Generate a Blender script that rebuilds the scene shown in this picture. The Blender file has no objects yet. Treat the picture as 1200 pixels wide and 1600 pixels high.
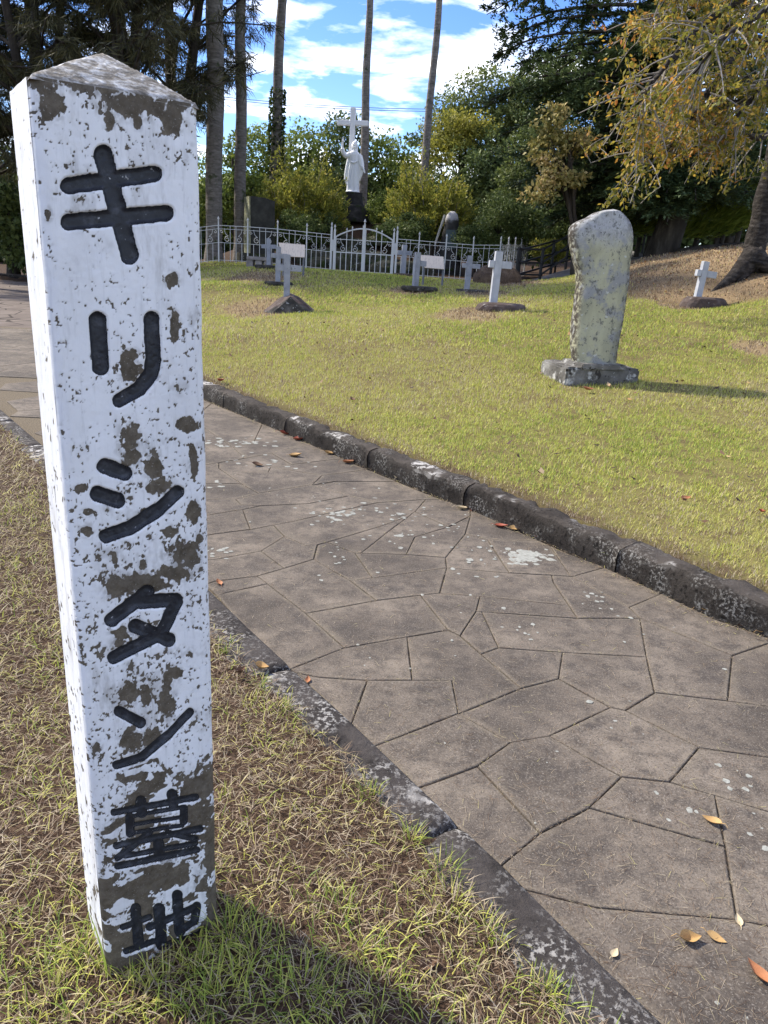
import bpy, bmesh, math, random
import numpy as np
from mathutils import Vector, Matrix

# ------------------------------------------------------------------ camera, sky, sun, exposure
SC = bpy.context.scene
COL = SC.collection
rad = math.radians
EYE = np.array([0.0, 0.0, 1.4]); FPX = 1155.0; PITCH = rad(18.3); ROLL = rad(3.6)
_F = np.array([0, math.cos(PITCH), -math.sin(PITCH)])
_U0 = np.array([0, math.sin(PITCH), math.cos(PITCH)]); _R0 = np.array([1.0, 0, 0])
_R = math.cos(ROLL)*_R0 + math.sin(ROLL)*_U0
_U = -math.sin(ROLL)*_R0 + math.cos(ROLL)*_U0
cd = bpy.data.cameras.new('camera'); cam = bpy.data.objects.new('camera', cd); COL.objects.link(cam)
cd.sensor_fit = 'VERTICAL'; cd.sensor_height = 24.0; cd.sensor_width = 18.0
cd.lens = FPX/1600*24.0; cd.clip_start = 0.05; cd.clip_end = 2000
cam.matrix_world = Matrix(((_R[0], _U[0], -_F[0], EYE[0]), (_R[1], _U[1], -_F[1], EYE[1]), (_R[2], _U[2], -_F[2], EYE[2]), (0, 0, 0, 1)))
SC.camera = cam

SUN_EL = 44.0; SUN_AZ = -62.0          # azimuth from +Y towards +X
world = bpy.data.worlds.new('World'); SC.world = world; world.use_nodes = True
def build_world():
    nt = world.node_tree; nt.nodes.clear(); L = nt.links.new
    def nd(t, **k):
        n = nt.nodes.new(t)
        for a, b in k.items(): setattr(n, a, b)
        return n
    out = nd('ShaderNodeOutputWorld'); bg = nd('ShaderNodeBackground'); bg.inputs[1].default_value = 0.15
    sky = nd('ShaderNodeTexSky', sky_type='NISHITA', sun_disc=False, sun_elevation=rad(SUN_EL), sun_rotation=rad(SUN_AZ))
    sky.air_density = 1.0; sky.dust_density = 0.15; sky.ozone_density = 3.5
    tc = nd('ShaderNodeTexCoord'); sep = nd('ShaderNodeSeparateXYZ'); L(tc.outputs['Generated'], sep.inputs[0])
    zz = nd('ShaderNodeMath', operation='ADD'); zz.inputs[1].default_value = 0.16; L(sep.outputs[2], zz.inputs[0])
    zm = nd('ShaderNodeMath', operation='MAXIMUM'); zm.inputs[1].default_value = 0.05; L(zz.outputs[0], zm.inputs[0])
    dx = nd('ShaderNodeMath', operation='DIVIDE'); dy = nd('ShaderNodeMath', operation='DIVIDE')
    L(sep.outputs[0], dx.inputs[0]); L(zm.outputs[0], dx.inputs[1]); L(sep.outputs[1], dy.inputs[0]); L(zm.outputs[0], dy.inputs[1])
    cb = nd('ShaderNodeCombineXYZ'); L(dx.outputs[0], cb.inputs[0]); L(dy.outputs[0], cb.inputs[1])
    mp = nd('ShaderNodeMapping'); mp.inputs['Location'].default_value = (2.7, 1.0, 0); mp.inputs['Scale'].default_value = (1.0, 1.25, 1)
    L(cb.outputs[0], mp.inputs[0])
    n1 = nd('ShaderNodeTexNoise'); n1.inputs['Scale'].default_value = 2.3; n1.inputs['Detail'].default_value = 7; n1.inputs['Roughness'].default_value = 0.56; n1.inputs['Distortion'].default_value = 0.25
    L(mp.outputs[0], n1.inputs['Vector'])
    r = nd('ShaderNodeValToRGB'); r.color_ramp.elements[0].position = 0.485; r.color_ramp.elements[1].position = 0.665
    r.color_ramp.elements[0].color = (0, 0, 0, 1); r.color_ramp.elements[1].color = (1, 1, 1, 1); L(n1.outputs[0], r.inputs[0])
    n2 = nd('ShaderNodeTexNoise'); n2.inputs['Scale'].default_value = 5; n2.inputs['Detail'].default_value = 5; L(mp.outputs[0], n2.inputs['Vector'])
    cr = nd('ShaderNodeValToRGB'); cr.color_ramp.elements[0].position = 0.3; cr.color_ramp.elements[1].position = 0.62
    cr.color_ramp.elements[0].color = (4.4, 4.6, 5.0, 1); cr.color_ramp.elements[1].color = (8.6, 8.6, 8.6, 1); L(n2.outputs[0], cr.inputs[0])
    hs = nd('ShaderNodeHueSaturation'); hs.inputs['Hue'].default_value = 0.518; hs.inputs['Saturation'].default_value = 1.25; hs.inputs['Value'].default_value = 0.62; L(sky.outputs[0], hs.inputs['Color'])
    mx = nd('ShaderNodeMix', data_type='RGBA'); L(r.outputs[0], mx.inputs[0]); L(hs.outputs[0], mx.inputs[6]); L(cr.outputs[0], mx.inputs[7])
    L(mx.outputs[2], bg.inputs[0]); L(bg.outputs[0], out.inputs[0])
build_world()
sd = bpy.data.lights.new('sun', 'SUN'); sd.energy = 2.9; sd.angle = rad(2.0); sd.color = (1.0, 0.93, 0.80)
sun = bpy.data.objects.new('sun', sd); COL.objects.link(sun)
_sdir = Vector((math.sin(rad(SUN_AZ))*math.cos(rad(SUN_EL)), math.cos(rad(SUN_AZ))*math.cos(rad(SUN_EL)), math.sin(rad(SUN_EL))))
sun.rotation_euler = _sdir.to_track_quat('Z', 'Y').to_euler(); sun.location = _sdir*60
vs = SC.view_settings; vs.view_transform = 'Standard'; vs.look = 'None'; vs.gamma = 1.0; vs.exposure = 1.42; vs.use_curve_mapping = False
SC.cycles.max_bounces = 6; SC.cycles.transparent_max_bounces = 8

# ------------------------------------------------------------------ measuring helpers (photo pixel -> place)
def ray(u, v):
    return _F + _R*((u-600)/FPX) + _U*((800-v)/FPX)
def W(u, v, Y):
    d = ray(u, v); return EYE + d*(Y/d[1])
def G(u, v, z=0.0):
    d = ray(u, v); return EYE + d*((z-EYE[2])/d[2])
def proj(P):
    d = np.asarray(P, float) - EYE; z = d@_F
    return 600+FPX*(d@_R)/z, 800-FPX*(d@_U)/z
def mpp(Y): return Y/FPX*1.0   # metres per photo pixel at distance Y (near the frame centre)

# ------------------------------------------------------------------ noise
def _h(ix, iy, iz, s):
    n = (ix*374761393 + iy*668265263 + iz*2147483647 + s*974711) & 0xffffffff
    n = ((n ^ (n >> 13))*1274126177) & 0xffffffff
    n = ((n ^ (n >> 15))*2246822519) & 0xffffffff
    return ((n ^ (n >> 16)) & 0xffffff)/float(0xffffff)
def vnoise(x, y, z=None, s=0):
    x = np.asarray(x, float); y = np.asarray(y, float)
    z = np.zeros_like(x) if z is None else np.asarray(z, float)
    ix = np.floor(x).astype(np.int64); iy = np.floor(y).astype(np.int64); iz = np.floor(z).astype(np.int64)
    fx, fy, fz = x-ix, y-iy, z-iz
    fx = fx*fx*(3-2*fx); fy = fy*fy*(3-2*fy); fz = fz*fz*(3-2*fz)
    r = 0
    for a in (0, 1):
        for b in (0, 1):
            for c in (0, 1):
                r = r + _h(ix+a, iy+b, iz+c, s)*(fx if a else 1-fx)*(fy if b else 1-fy)*(fz if c else 1-fz)
    return r
def fbm(x, y, z=None, o=4, s=0):
    r = 0; a = .5; t = 0; f = 1.0
    for i in range(o):
        r = r + a*vnoise(np.asarray(x)*f+i*17.3, np.asarray(y)*f-i*9.1, None if z is None else np.asarray(z)*f, s+i); t += a; a *= .5; f *= 2.03
    return r/t
def sstep(a, b, x):
    t = np.clip((x-a)/(b-a), 0, 1); return t*t*(3-2*t)

# ------------------------------------------------------------------ object helpers
def obj(name, me, parent=None, **props):
    o = bpy.data.objects.new(name, me); COL.objects.link(o)
    if parent is not None: o.parent = parent
    for k, v in props.items(): o[k] = v
    return o
def mesh(name, V, F, m=None, smooth=False):
    me = bpy.data.meshes.new(name)
    V = np.asarray(V, np.float32)
    if isinstance(F, np.ndarray):
        n, k = F.shape
        me.vertices.add(len(V)); me.vertices.foreach_set('co', V.ravel())
        me.loops.add(n*k); me.loops.foreach_set('vertex_index', F.astype(np.int32).ravel())
        me.polygons.add(n); me.polygons.foreach_set('loop_start', np.arange(0, n*k, k, dtype=np.int32))
        me.polygons.foreach_set('loop_total', np.full(n, k, np.int32))
        me.update(calc_edges=True)
    else:
        me.from_pydata([tuple(map(float, v)) for v in V], [], F)
    if m is not None: me.materials.append(m)
    if smooth: me.polygons.foreach_set('use_smooth', np.ones(len(me.polygons), bool))
    me.validate(); return me
def bm_mesh(name, bm, m=None, smooth=False):
    me = bpy.data.meshes.new(name); bm.normal_update(); bm.to_mesh(me); bm.free()
    if m is not None: me.materials.append(m)
    if smooth: me.polygons.foreach_set('use_smooth', np.ones(len(me.polygons), bool))
    return me
def empty(name, loc, label, cat, group=None, rz=0.0):
    o = bpy.data.objects.new(name, None); COL.objects.link(o); o.location = loc; o.rotation_euler = (0, 0, rz)
    o.empty_display_size = 0.1
    o['label'] = label; o['category'] = cat
    if group: o['group'] = group
    return o
def put(name, me, parent, loc=(0, 0, 0), rot=(0, 0, 0), scale=(1, 1, 1), **props):
    o = obj(name, me, parent, **props); o.location = loc; o.rotation_euler = rot; o.scale = scale; return o
def attr(me, name, vals):
    a = me.attributes.new(name, 'FLOAT', 'POINT'); a.data.foreach_set('value', np.asarray(vals, np.float32))
def colattr(me, name, rgb):
    a = me.attributes.new(name, 'FLOAT_COLOR', 'POINT')
    c = np.ones((len(rgb), 4), np.float32); c[:, :3] = rgb; a.data.foreach_set('color', c.ravel())
def tube(P, Rr, n=8, cap=True):
    """tapered tube through the points P with radii Rr -> V, F"""
    P = np.asarray(P, float); Rr = np.asarray(Rr, float); V = []; F = []
    up = np.array([0.3, 0.2, 0.93]); prev = None
    for i in range(len(P)):
        t = P[min(i+1, len(P)-1)]-P[max(i-1, 0)]; t = t/(np.linalg.norm(t)+1e-9)
        if prev is None:
            a = np.cross(t, up)
            if np.linalg.norm(a) < .1: a = np.cross(t, [1, 0, 0])
        else: a = prev - t*(prev@t)
        a = a/(np.linalg.norm(a)+1e-9); prev = a; b = np.cross(t, a)
        for k in range(n):
            an = 2*math.pi*k/n; V.append(P[i]+Rr[i]*(math.cos(an)*a+math.sin(an)*b))
    for i in range(len(P)-1):
        for k in range(n):
            F.append([i*n+k, i*n+(k+1) % n, (i+1)*n+(k+1) % n, (i+1)*n+k])
    if cap:
        F.append(list(range(n))[::-1]); F.append([(len(P)-1)*n+k for k in range(n)])
    return V, F
class MB:
    def __init__(s): s.V = []; s.F = []
    def add(s, V, F):
        o = len(s.V); s.V.extend([tuple(map(float, v)) for v in V]); s.F.extend([[i+o for i in f] for f in F]); return s
    def tube(s, P, R, n=8, cap=True): return s.add(*tube(P, R, n, cap))
    def box(s, c, h, M=None):
        c = np.asarray(c, float); h = np.asarray(h, float)
        V = [c+h*np.array([x, y, z]) for x in (-1, 1) for y in (-1, 1) for z in (-1, 1)]
        if M is not None: V = [np.asarray(M@Vector(v)) for v in V]
        return s.add(V, [[0, 1, 3, 2], [4, 6, 7, 5], [0, 4, 5, 1], [2, 3, 7, 6], [0, 2, 6, 4], [1, 5, 7, 3]])
    def mesh(s, name, m=None, smooth=False): return mesh(name, s.V, s.F, m, smooth)
def smooth_path(P, n):
    """Catmull-Rom resample"""
    P = np.asarray(P, float); Q = np.vstack([2*P[0]-P[1], P, 2*P[-1]-P[-2]]); out = []
    m = len(P)-1
    for i in range(n):
        t = i/(n-1)*m; k = min(int(t), m-1); f = t-k; a, b, c, d = Q[k], Q[k+1], Q[k+2], Q[k+3]
        out.append(.5*((2*b)+(c-a)*f+(2*a-5*b+4*c-d)*f*f+(3*b-a-3*c+d)*f**3))
    return np.array(out)

# ------------------------------------------------------------------ materials
class NT:
    def __init__(s, name):
        s.m = bpy.data.materials.new(name); s.m.use_nodes = True; s.t = s.m.node_tree; s.t.nodes.clear()
        s.out = s.n('ShaderNodeOutputMaterial')
    def n(s, t, **k):
        n = s.t.nodes.new(t)
        for a, b in k.items(): setattr(n, a, b)
        return n
    def l(s, a, b): s.t.links.new(a, b)
    def pos(s):
        if not hasattr(s, '_p'): s._p = s.n('ShaderNodeNewGeometry').outputs['Position']
        return s._p
    def noise(s, sc, det=4, ro=.55, stretch=None, dist=0.0):
        v = s.pos()
        if stretch:
            mp = s.n('ShaderNodeMapping'); mp.inputs['Scale'].default_value = stretch; s.l(v, mp.inputs[0]); v = mp.outputs[0]
        n = s.n('ShaderNodeTexNoise'); n.inputs['Scale'].default_value = sc; n.inputs['Detail'].default_value = det
        n.inputs['Roughness'].default_value = ro; n.inputs['Distortion'].default_value = dist; s.l(v, n.inputs['Vector']); return n.outputs[0]
    def ramp(s, fac, els):
        r = s.n('ShaderNodeValToRGB'); e = r.color_ramp.elements
        while len(e) < len(els): e.new(.5)
        for q, (p, c) in zip(e, els): q.position = p; q.color = (*c, 1)
        s.l(fac, r.inputs[0]); return r.outputs[0]
    def mr(s, v, a, b, c=0., d=1.):
        m = s.n('ShaderNodeMapRange', interpolation_type='SMOOTHSTEP')
        for i, x in zip((1, 2, 3, 4), (a, b, c, d)): m.inputs[i].default_value = x
        s.l(v, m.inputs[0]); return m.outputs[0]
    def mix(s, f, a, b):
        m = s.n('ShaderNodeMix', data_type='RGBA')
        for x, i in ((f, 0), (a, 6), (b, 7)):
            if isinstance(x, tuple): m.inputs[i].default_value = (*x, 1)
            elif isinstance(x, (int, float)): m.inputs[i].default_value = x
            else: s.l(x, m.inputs[i])
        return m.outputs[2]
    def math(s, op, a, b):
        m = s.n('ShaderNodeMath', operation=op)
        for x, i in ((a, 0), (b, 1)):
            if isinstance(x, (int, float)): m.inputs[i].default_value = x
            else: s.l(x, m.inputs[i])
        return m.outputs[0]
    def attr(s, name, out='Fac'):
        a = s.n('ShaderNodeAttribute'); a.attribute_name = name; return a.outputs[out]
    def rand(s): return s.n('ShaderNodeNewGeometry').outputs['Random Per Island']
    def finish(s, col, rough=.8, bumps=(), spec=.3, metal=0.):
        b = s.n('ShaderNodeBsdfPrincipled')
        if isinstance(col, tuple): b.inputs['Base Color'].default_value = (*col, 1)
        else: s.l(col, b.inputs['Base Color'])
        if isinstance(rough, (int, float)): b.inputs['Roughness'].default_value = rough
        else: s.l(rough, b.inputs['Roughness'])
        b.inputs['Specular IOR Level'].default_value = spec; b.inputs['Metallic'].default_value = metal
        prev = None
        for h, st, d in bumps:
            bp = s.n('ShaderNodeBump'); bp.inputs['Strength'].default_value = st; bp.inputs['Distance'].default_value = d; s.l(h, bp.inputs['Height'])
            if prev is not None: s.l(prev, bp.inputs['Normal'])
            prev = bp.outputs[0]
        if prev is not None: s.l(prev, b.inputs['Normal'])
        s.l(b.outputs[0], s.out.inputs[0]); return s.m
def rocky(name, ramp, sc=6, layers=(), rough=.9, bump=.5, bsc=30, bd=.01, stretch=None):
    t = NT(name); c = t.ramp(t.noise(sc, 6, .6, stretch), ramp)
    for col, s, lo, hi in layers: c = t.mix(t.mr(t.noise(s, 5, .6), lo, hi), c, col)
    return t.finish(c, rough, [(t.noise(bsc, 6, .65), bump, bd)], .2)
def leafy(name, ramp, trans=.3, rough=.5, spec=.3, patch=None):
    rough = max(rough, .55); spec = min(spec, .22)
    t = NT(name); f = t.rand()
    if patch:
        f = t.math('ADD', t.math('MULTIPLY', f, 1-patch[1]), t.math('MULTIPLY', t.mr(t.noise(patch[0], 3), .3, .7), patch[1]))
    c = t.ramp(f, ramp)
    b = t.n('ShaderNodeBsdfPrincipled'); t.l(c, b.inputs['Base Color']); b.inputs['Roughness'].default_value = rough; b.inputs['Specular IOR Level'].default_value = spec
    tr = t.n('ShaderNodeBsdfTranslucent'); t.l(c, tr.inputs[0])
    mx = t.n('ShaderNodeMixShader'); mx.inputs[0].default_value = trans; t.l(b.outputs[0], mx.inputs[1]); t.l(tr.outputs[0], mx.inputs[2])
    t.l(mx.outputs[0], t.out.inputs[0]); return t.m
def plain(name, col, rough=.6, var=.15, sc=8, bump=0.2):
    t = NT(name); c = t.mix(t.noise(sc, 5, .6), tuple(x*(1-var) for x in col), tuple(min(1, x*(1+var)) for x in col))
    return t.finish(c, rough, [(t.noise(60, 4), bump, .003)], .3)
M = {}
# ------------------------------------------------------------------ the lie of the land
RPX = [(1500, 1110), (1179, 989), (1117, 968), (1033, 928), (958, 891), (867, 857), (725, 789), (687, 780), (558, 727), (445, 676), (331, 630), (230, 586), (160, 545), (110, 502), (92, 468), (85, 443)]
LPX = [(1300, 1870), (1150, 1720), (1025, 1595), (933, 1507), (846, 1420), (783, 1352), (737, 1314), (653, 1231), (549, 1131), (461, 1051), (393, 996), (338, 930), (230, 838), (70, 700), (0, 640), (-150, 512), (-420, 405)]
def smooth_line(P, it=2):
    P = np.asarray(P, float)
    for _ in range(it):
        Q = P.copy(); Q[1:-1] = .25*P[:-2]+.5*P[1:-1]+.25*P[2:]; P = Q
    return P
RK = np.array([G(*p)[:2] for p in RPX]); LK = np.array([G(*p)[:2] for p in LPX])
RK[3:] = smooth_line(RK[3:], 1); LK[2:] = smooth_line(LK[2:], 1)
dR = RK[0]-RK[1]; dR /= np.linalg.norm(dR); RK = np.vstack([RK[0]+dR*4, RK]); 
dL = LK[0]-LK[1]; dL /= np.linalg.norm(dL); LK = np.vstack([LK[0]+dL*4, LK])
PAVED = np.vstack([RK, LK[::-1]])
def pdist(P, L):
    """distance from points P (n,2) to polyline L"""
    d = np.full(len(P), 1e9)
    for a, b in zip(L[:-1], L[1:]):
        e = b-a; t = np.clip(((P-a)@e)/(e@e), 0, 1); d = np.minimum(d, np.linalg.norm(P-(a+t[:, None]*e), axis=1))
    return d
def inside(P, poly):
    r = np.zeros(len(P), bool); x, y = P[:, 0], P[:, 1]
    for i in range(len(poly)):
        x0, y0 = poly[i-1]; x1, y1 = poly[i]
        if y0 == y1: continue
        r ^= ((y0 > y) != (y1 > y)) & (x < (x1-x0)*(y-y0)/(y1-y0)+x0)
    return r
_cp = [(930, 598, 8.0), (785, 484, 13), (455, 487, 13.5), (655, 455, 16), (740, 457, 16.5), (632, 431, 21), (420, 418, 20.5), (432, 445, 16.5),
       (330, 409, 24.5), (521, 425, 24.5), (612, 430, 24.5), (735, 440, 24.5), (815, 437, 27.5), (330, 440, 16), (360, 520, 10.5),
       (1100, 488, 13.5), (1000, 404, 19.5), (1100, 391, 19.5), (1195, 378, 19.5), (1150, 425, 15.2), (1190, 520, 10.5), (1195, 470, 12.6), (1000, 470, 13.5), (1000, 430, 16.5), (840, 448, 22), (900, 445, 18), (1300, 400, 15), (600, 500, 11.6), (700, 540, 9.6), (880, 500, 11.8), (1040, 398, 20)]
CP = [W(u, v, Y) for u, v, Y in _cp]
CP += [np.array([p[0], p[1], .14]) for p in RK[1:]]
CP += [np.array(p, float) for p in ((-6, 30, 1.4), (0, 30, 1.5), (6, 30, 1.5), (12, 26, 2.5), (16, 30, 2.9), (14, 20, 2.6), (14, 12, 1.6), (10, 5, .5), (8, 1, .2), (-12, 34, .6), (-30, 40, .4), (0, 45, 1.8), (20, 45, 3), (30, 25, 3), (0, 90, 2), (-60, 90, 1), (60, 90, 3), (-16, 30, .2))]
CP = np.array(CP)
def _rbf():
    n = len(CP); D = np.linalg.norm(CP[:, None, :2]-CP[None, :, :2], axis=2)
    A = np.zeros((n+1, n+1)); A[:n, :n] = -D - .12*np.eye(n)*-1.0; A[:n, n] = 1; A[n, :n] = 1
    return np.linalg.solve(A, np.append(CP[:, 2], 0))
_w = _rbf()
STATUE = W(549, 341, 32.0)
def zlawn(x, y):
    x = np.asarray(x, float); y = np.asarray(y, float); z = np.full(x.shape, _w[-1])
    for (cx, cy, _), w in zip(CP, _w): z = z - w*np.hypot(x-cx, y-cy)
    z = np.clip(z, .05, 4)
    m = np.exp(-(np.hypot((x-STATUE[0])/1.5, y-STATUE[1]-1.0)/2.9)**2.4)
    return z + m*(STATUE[2]-z) + .03*(fbm(x*.7, y*.7, s=5)-.5)
def zone(P):
    """0 paved, 1 lawn, 2 verge on the left"""
    ins = inside(P, PAVED); dr = pdist(P, RK); dl = pdist(P, LK)
    far = (P[:, 1] > 24) & (P[:, 0] < -11.2)
    return np.where(ins, 0, np.where((dr <= dl) & ~far, 1, 2)), dr, dl
def ground(x, y):
    x = np.asarray(x, float); y = np.asarray(y, float); P = np.stack([x.ravel(), y.ravel()], 1)
    zn, dr, dl = zone(P); zl = zlawn(P[:, 0], P[:, 1])
    near = sstep(0.05, .8, dr); zl = (.135*(1-near) + zl*near)
    zv = .012 + .03*(fbm(P[:, 0]*2, P[:, 1]*2, s=9)-.5)*sstep(0, .5, dl) + .15*sstep(24, 30, P[:, 1])
    z = np.where(zn == 0, -.07, np.where(zn == 1, np.where(dr < .07, -.05, zl), np.where(dl < .05, -.05, zv)))
    return z.reshape(x.shape)
def gz(x, y): return float(ground(np.array([x]), np.array([y]))[0])
def on_ground(u, v, it=60):
    """where the view ray through a photo pixel meets the land"""
    d = ray(u, v); ts = np.linspace(2, 60, 1500)/d[1]; P = EYE+ts[:, None]*d
    h = P[:, 2]-ground(P[:, 0], P[:, 1]); k = np.argmax(h < 0); a, b = ts[k-1], ts[k]
    t = a+(b-a)*h[k-1]/(h[k-1]-h[k]+1e-9); return EYE+t*d

# ------------------------------------------------------------------ ground sheet
def mat_ground():
    t = NT('turf_soil')
    n1 = t.noise(.9, 6, .65); n2 = t.noise(9, 5, .6); n3 = t.noise(70, 3, .7)
    c = t.ramp(n1, [(.3, (.13, .10, .045)), (.48, (.18, .155, .055)), (.6, (.19, .17, .055)), (.75, (.24, .185, .09))])
    c = t.mix(t.mr(n2, .45, .72), c, (.13, .093, .05)); c = t.mix(t.mr(n3, .5, .75, 0, .6), c, (.06, .045, .025))
    # fallen-leaf covered bank and worn verge are browner: stored per vertex
    c = t.mix(t.attr('bare'), c, t.ramp(n3, [(.3, (.030, .019, .013)), (.55, (.075, .048, .031)), (.8, (.16, .11, .072))]))
    c = t.mix(t.attr('bank'), c, t.ramp(n3, [(.3, (.15, .10, .055)), (.5, (.29, .205, .115)), (.75, (.40, .30, .18))]))
    return t.finish(c, .95, [(n3, .8, .02), (t.noise(200, 2), .5, .004)], .1)
M['ground'] = mat_ground()
def build_ground():
    def axis(segs):
        out = []
        for a, b, s in segs: out += list(np.arange(a, b-1e-6, s))
        return np.array(out+[segs[-1][1]])
    X = axis([(-300, -60, 40), (-60, -16, 2), (-16, -4, .3), (-4, 6, .07), (6, 16, .3), (16, 60, 2), (60, 300, 40)])
    Y = axis([(-60, -4, 4), (-4, .5, .25), (.5, 8, .07), (8, 28, .2), (28, 40, .4), (40, 80, 4), (80, 600, 40)])
    gx, gy = np.meshgrid(X, Y); z = ground(gx, gy); nx, ny = len(X), len(Y)
    V = np.stack([gx, gy, z], -1).reshape(-1, 3)
    i = np.arange(ny-1)[:, None]*nx+np.arange(nx-1)[None, :]
    F = np.stack([i, i+1, i+nx+1, i+nx], -1).reshape(-1, 4)
    me = mesh('lawn_ground', V, F, M['ground'], True)
    attr(me, 'bare', bareness(V[:, 0], V[:, 1])); attr(me, 'bank', bank_cover(V[:, 0], V[:, 1]))
    o = obj('lawn_ground', me, kind='structure'); return o
def dry_patch(x, y):
    patch = np.zeros_like(x)
    for (u, v, Y, r) in ((735, 492, 12.4, .75), (400, 478, 13.6, .9), (405, 438, 18, 1.3), (1185, 540, 9.6, .45), (1060, 482, 13.2, .5), (795, 440, 19.5, 1.2), (640, 455, 16, .6), (760, 462, 16, .7)):
        c = W(u, v, Y); patch = np.maximum(patch, .8*(1-sstep(.35, 1, np.hypot((x-c[0]), (y-c[1])*.6)/r + .5*(fbm(x*3, y*3, s=3)-.5))))
    return patch
def bank_cover(x, y):
    return np.maximum(dry_patch(np.asarray(x, float), np.asarray(y, float))*.95, .92*sstep(12.6, 14.6, y+.28*(x-5.0)-1.2*(fbm(x*.8, y*.8, s=31)-.5))*sstep(3.2, 5.2, x-.12*(y-14))*(1-sstep(22, 26, y)))
def bareness(x, y):
    x = np.asarray(x, float); y = np.asarray(y, float); P = np.stack([x, y], 1); zn, dr, dl = zone(P)
    bank = sstep(12.9, 15.0, y+.28*(x-5.0)-1.2*(fbm(x*.8, y*.8, s=31)-.5))*sstep(3.2, 5.2, x-.12*(y-14))
    behind = sstep(24.6, 25.6, y)
    verge = np.where(zn == 2, 1.0, 0)
    edge = np.where(zn == 1, .5*(1-sstep(.18, .4, dr)), 0)
    return np.clip(np.maximum.reduce([bank*.97, behind, verge, edge]), 0, 1)
build_ground()

# ------------------------------------------------------------------ paved path
def mat_stone():
    t = NT('paving_concrete')
    n1 = t.noise(1.6, 6, .65); n2 = t.noise(14, 6, .65); n3 = t.noise(160, 3, .7)
    c = t.ramp(n1, [(.36, (.064, .052, .041)), (.5, (.122, .099, .077)), (.64, (.195, .160, .124))])
    c = t.mix(t.mr(n2, .42, .68, 0, .7), c, (.042, .035, .030)); c = t.mix(t.mr(t.noise(5, 6, .7), .52, .64, 0, .6), c, (.045, .038, .034))
    c = t.mix(t.mr(t.noise(3.2, 4), .55, .75, 0, .5), c, (.22, .18, .135))
    du = t.math('MULTIPLY', t.mr(t.attr('dust'), .15, 1.0), t.mr(t.noise(7, 5, .65), .32, .62))
    c = t.mix(t.math('MULTIPLY', du, .75), c, (.165, .136, .100))
    c = t.mix(t.mr(n3, .47, .66, 0, .6), c, (.040, .034, .029)); c = t.mix(t.mr(t.noise(120, 4, .75), .50, .66, 0, .42), c, (.20, .172, .142)); c = t.mix(t.mr(t.noise(60, 4, .7), .55, .70, 0, .6), c, (.04, .034, .029)); c = t.mix(t.mr(t.noise(210, 2), .58, .68, 0, .6), c, (.24, .21, .175))
    f = t.math('MULTIPLY', t.math('SUBTRACT', t.rand(), .5), .35)
    hs = t.n('ShaderNodeHueSaturation'); t.l(t.math('ADD', f, 1.0), hs.inputs['Value']); t.l(c, hs.inputs['Color'])
    return t.finish(hs.outputs[0], .88, [(n2, .25, .006), (n3, .7, .003)], .25)
M['paving'] = mat_stone()
def mat_path():
    t = NT('joint_grit')
    n3 = t.noise(120, 3, .7)
    c = t.ramp(n3, [(.3, (.045, .036, .026)), (.5, (.12, .096, .066)), (.7, (.28, .23, .155))])
    far = t.ramp(t.noise(2, 6, .65, (1, .35, 1)), [(.3, (.11, .088, .075)), (.6, (.17, .14, .118)), (.75, (.23, .19, .16))])
    vo = t.n('ShaderNodeTexVoronoi', feature='DISTANCE_TO_EDGE'); vo.inputs['Scale'].default_value = 1.3; t.l(t.pos(), vo.inputs['Vector'])
    far = t.mix(t.mr(vo.outputs[0], .012, .03, 1, 0), far, (.05, .04, .033))
    sx = t.n('ShaderNodeSeparateXYZ'); t.l(t.pos(), sx.inputs[0])
    c = t.mix(t.mr(sx.outputs[1], 13.2, 13.6), c, far)
    return t.finish(c, .95, [(n3, .6, .004)], .15)
M['joint'] = mat_path()
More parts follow.
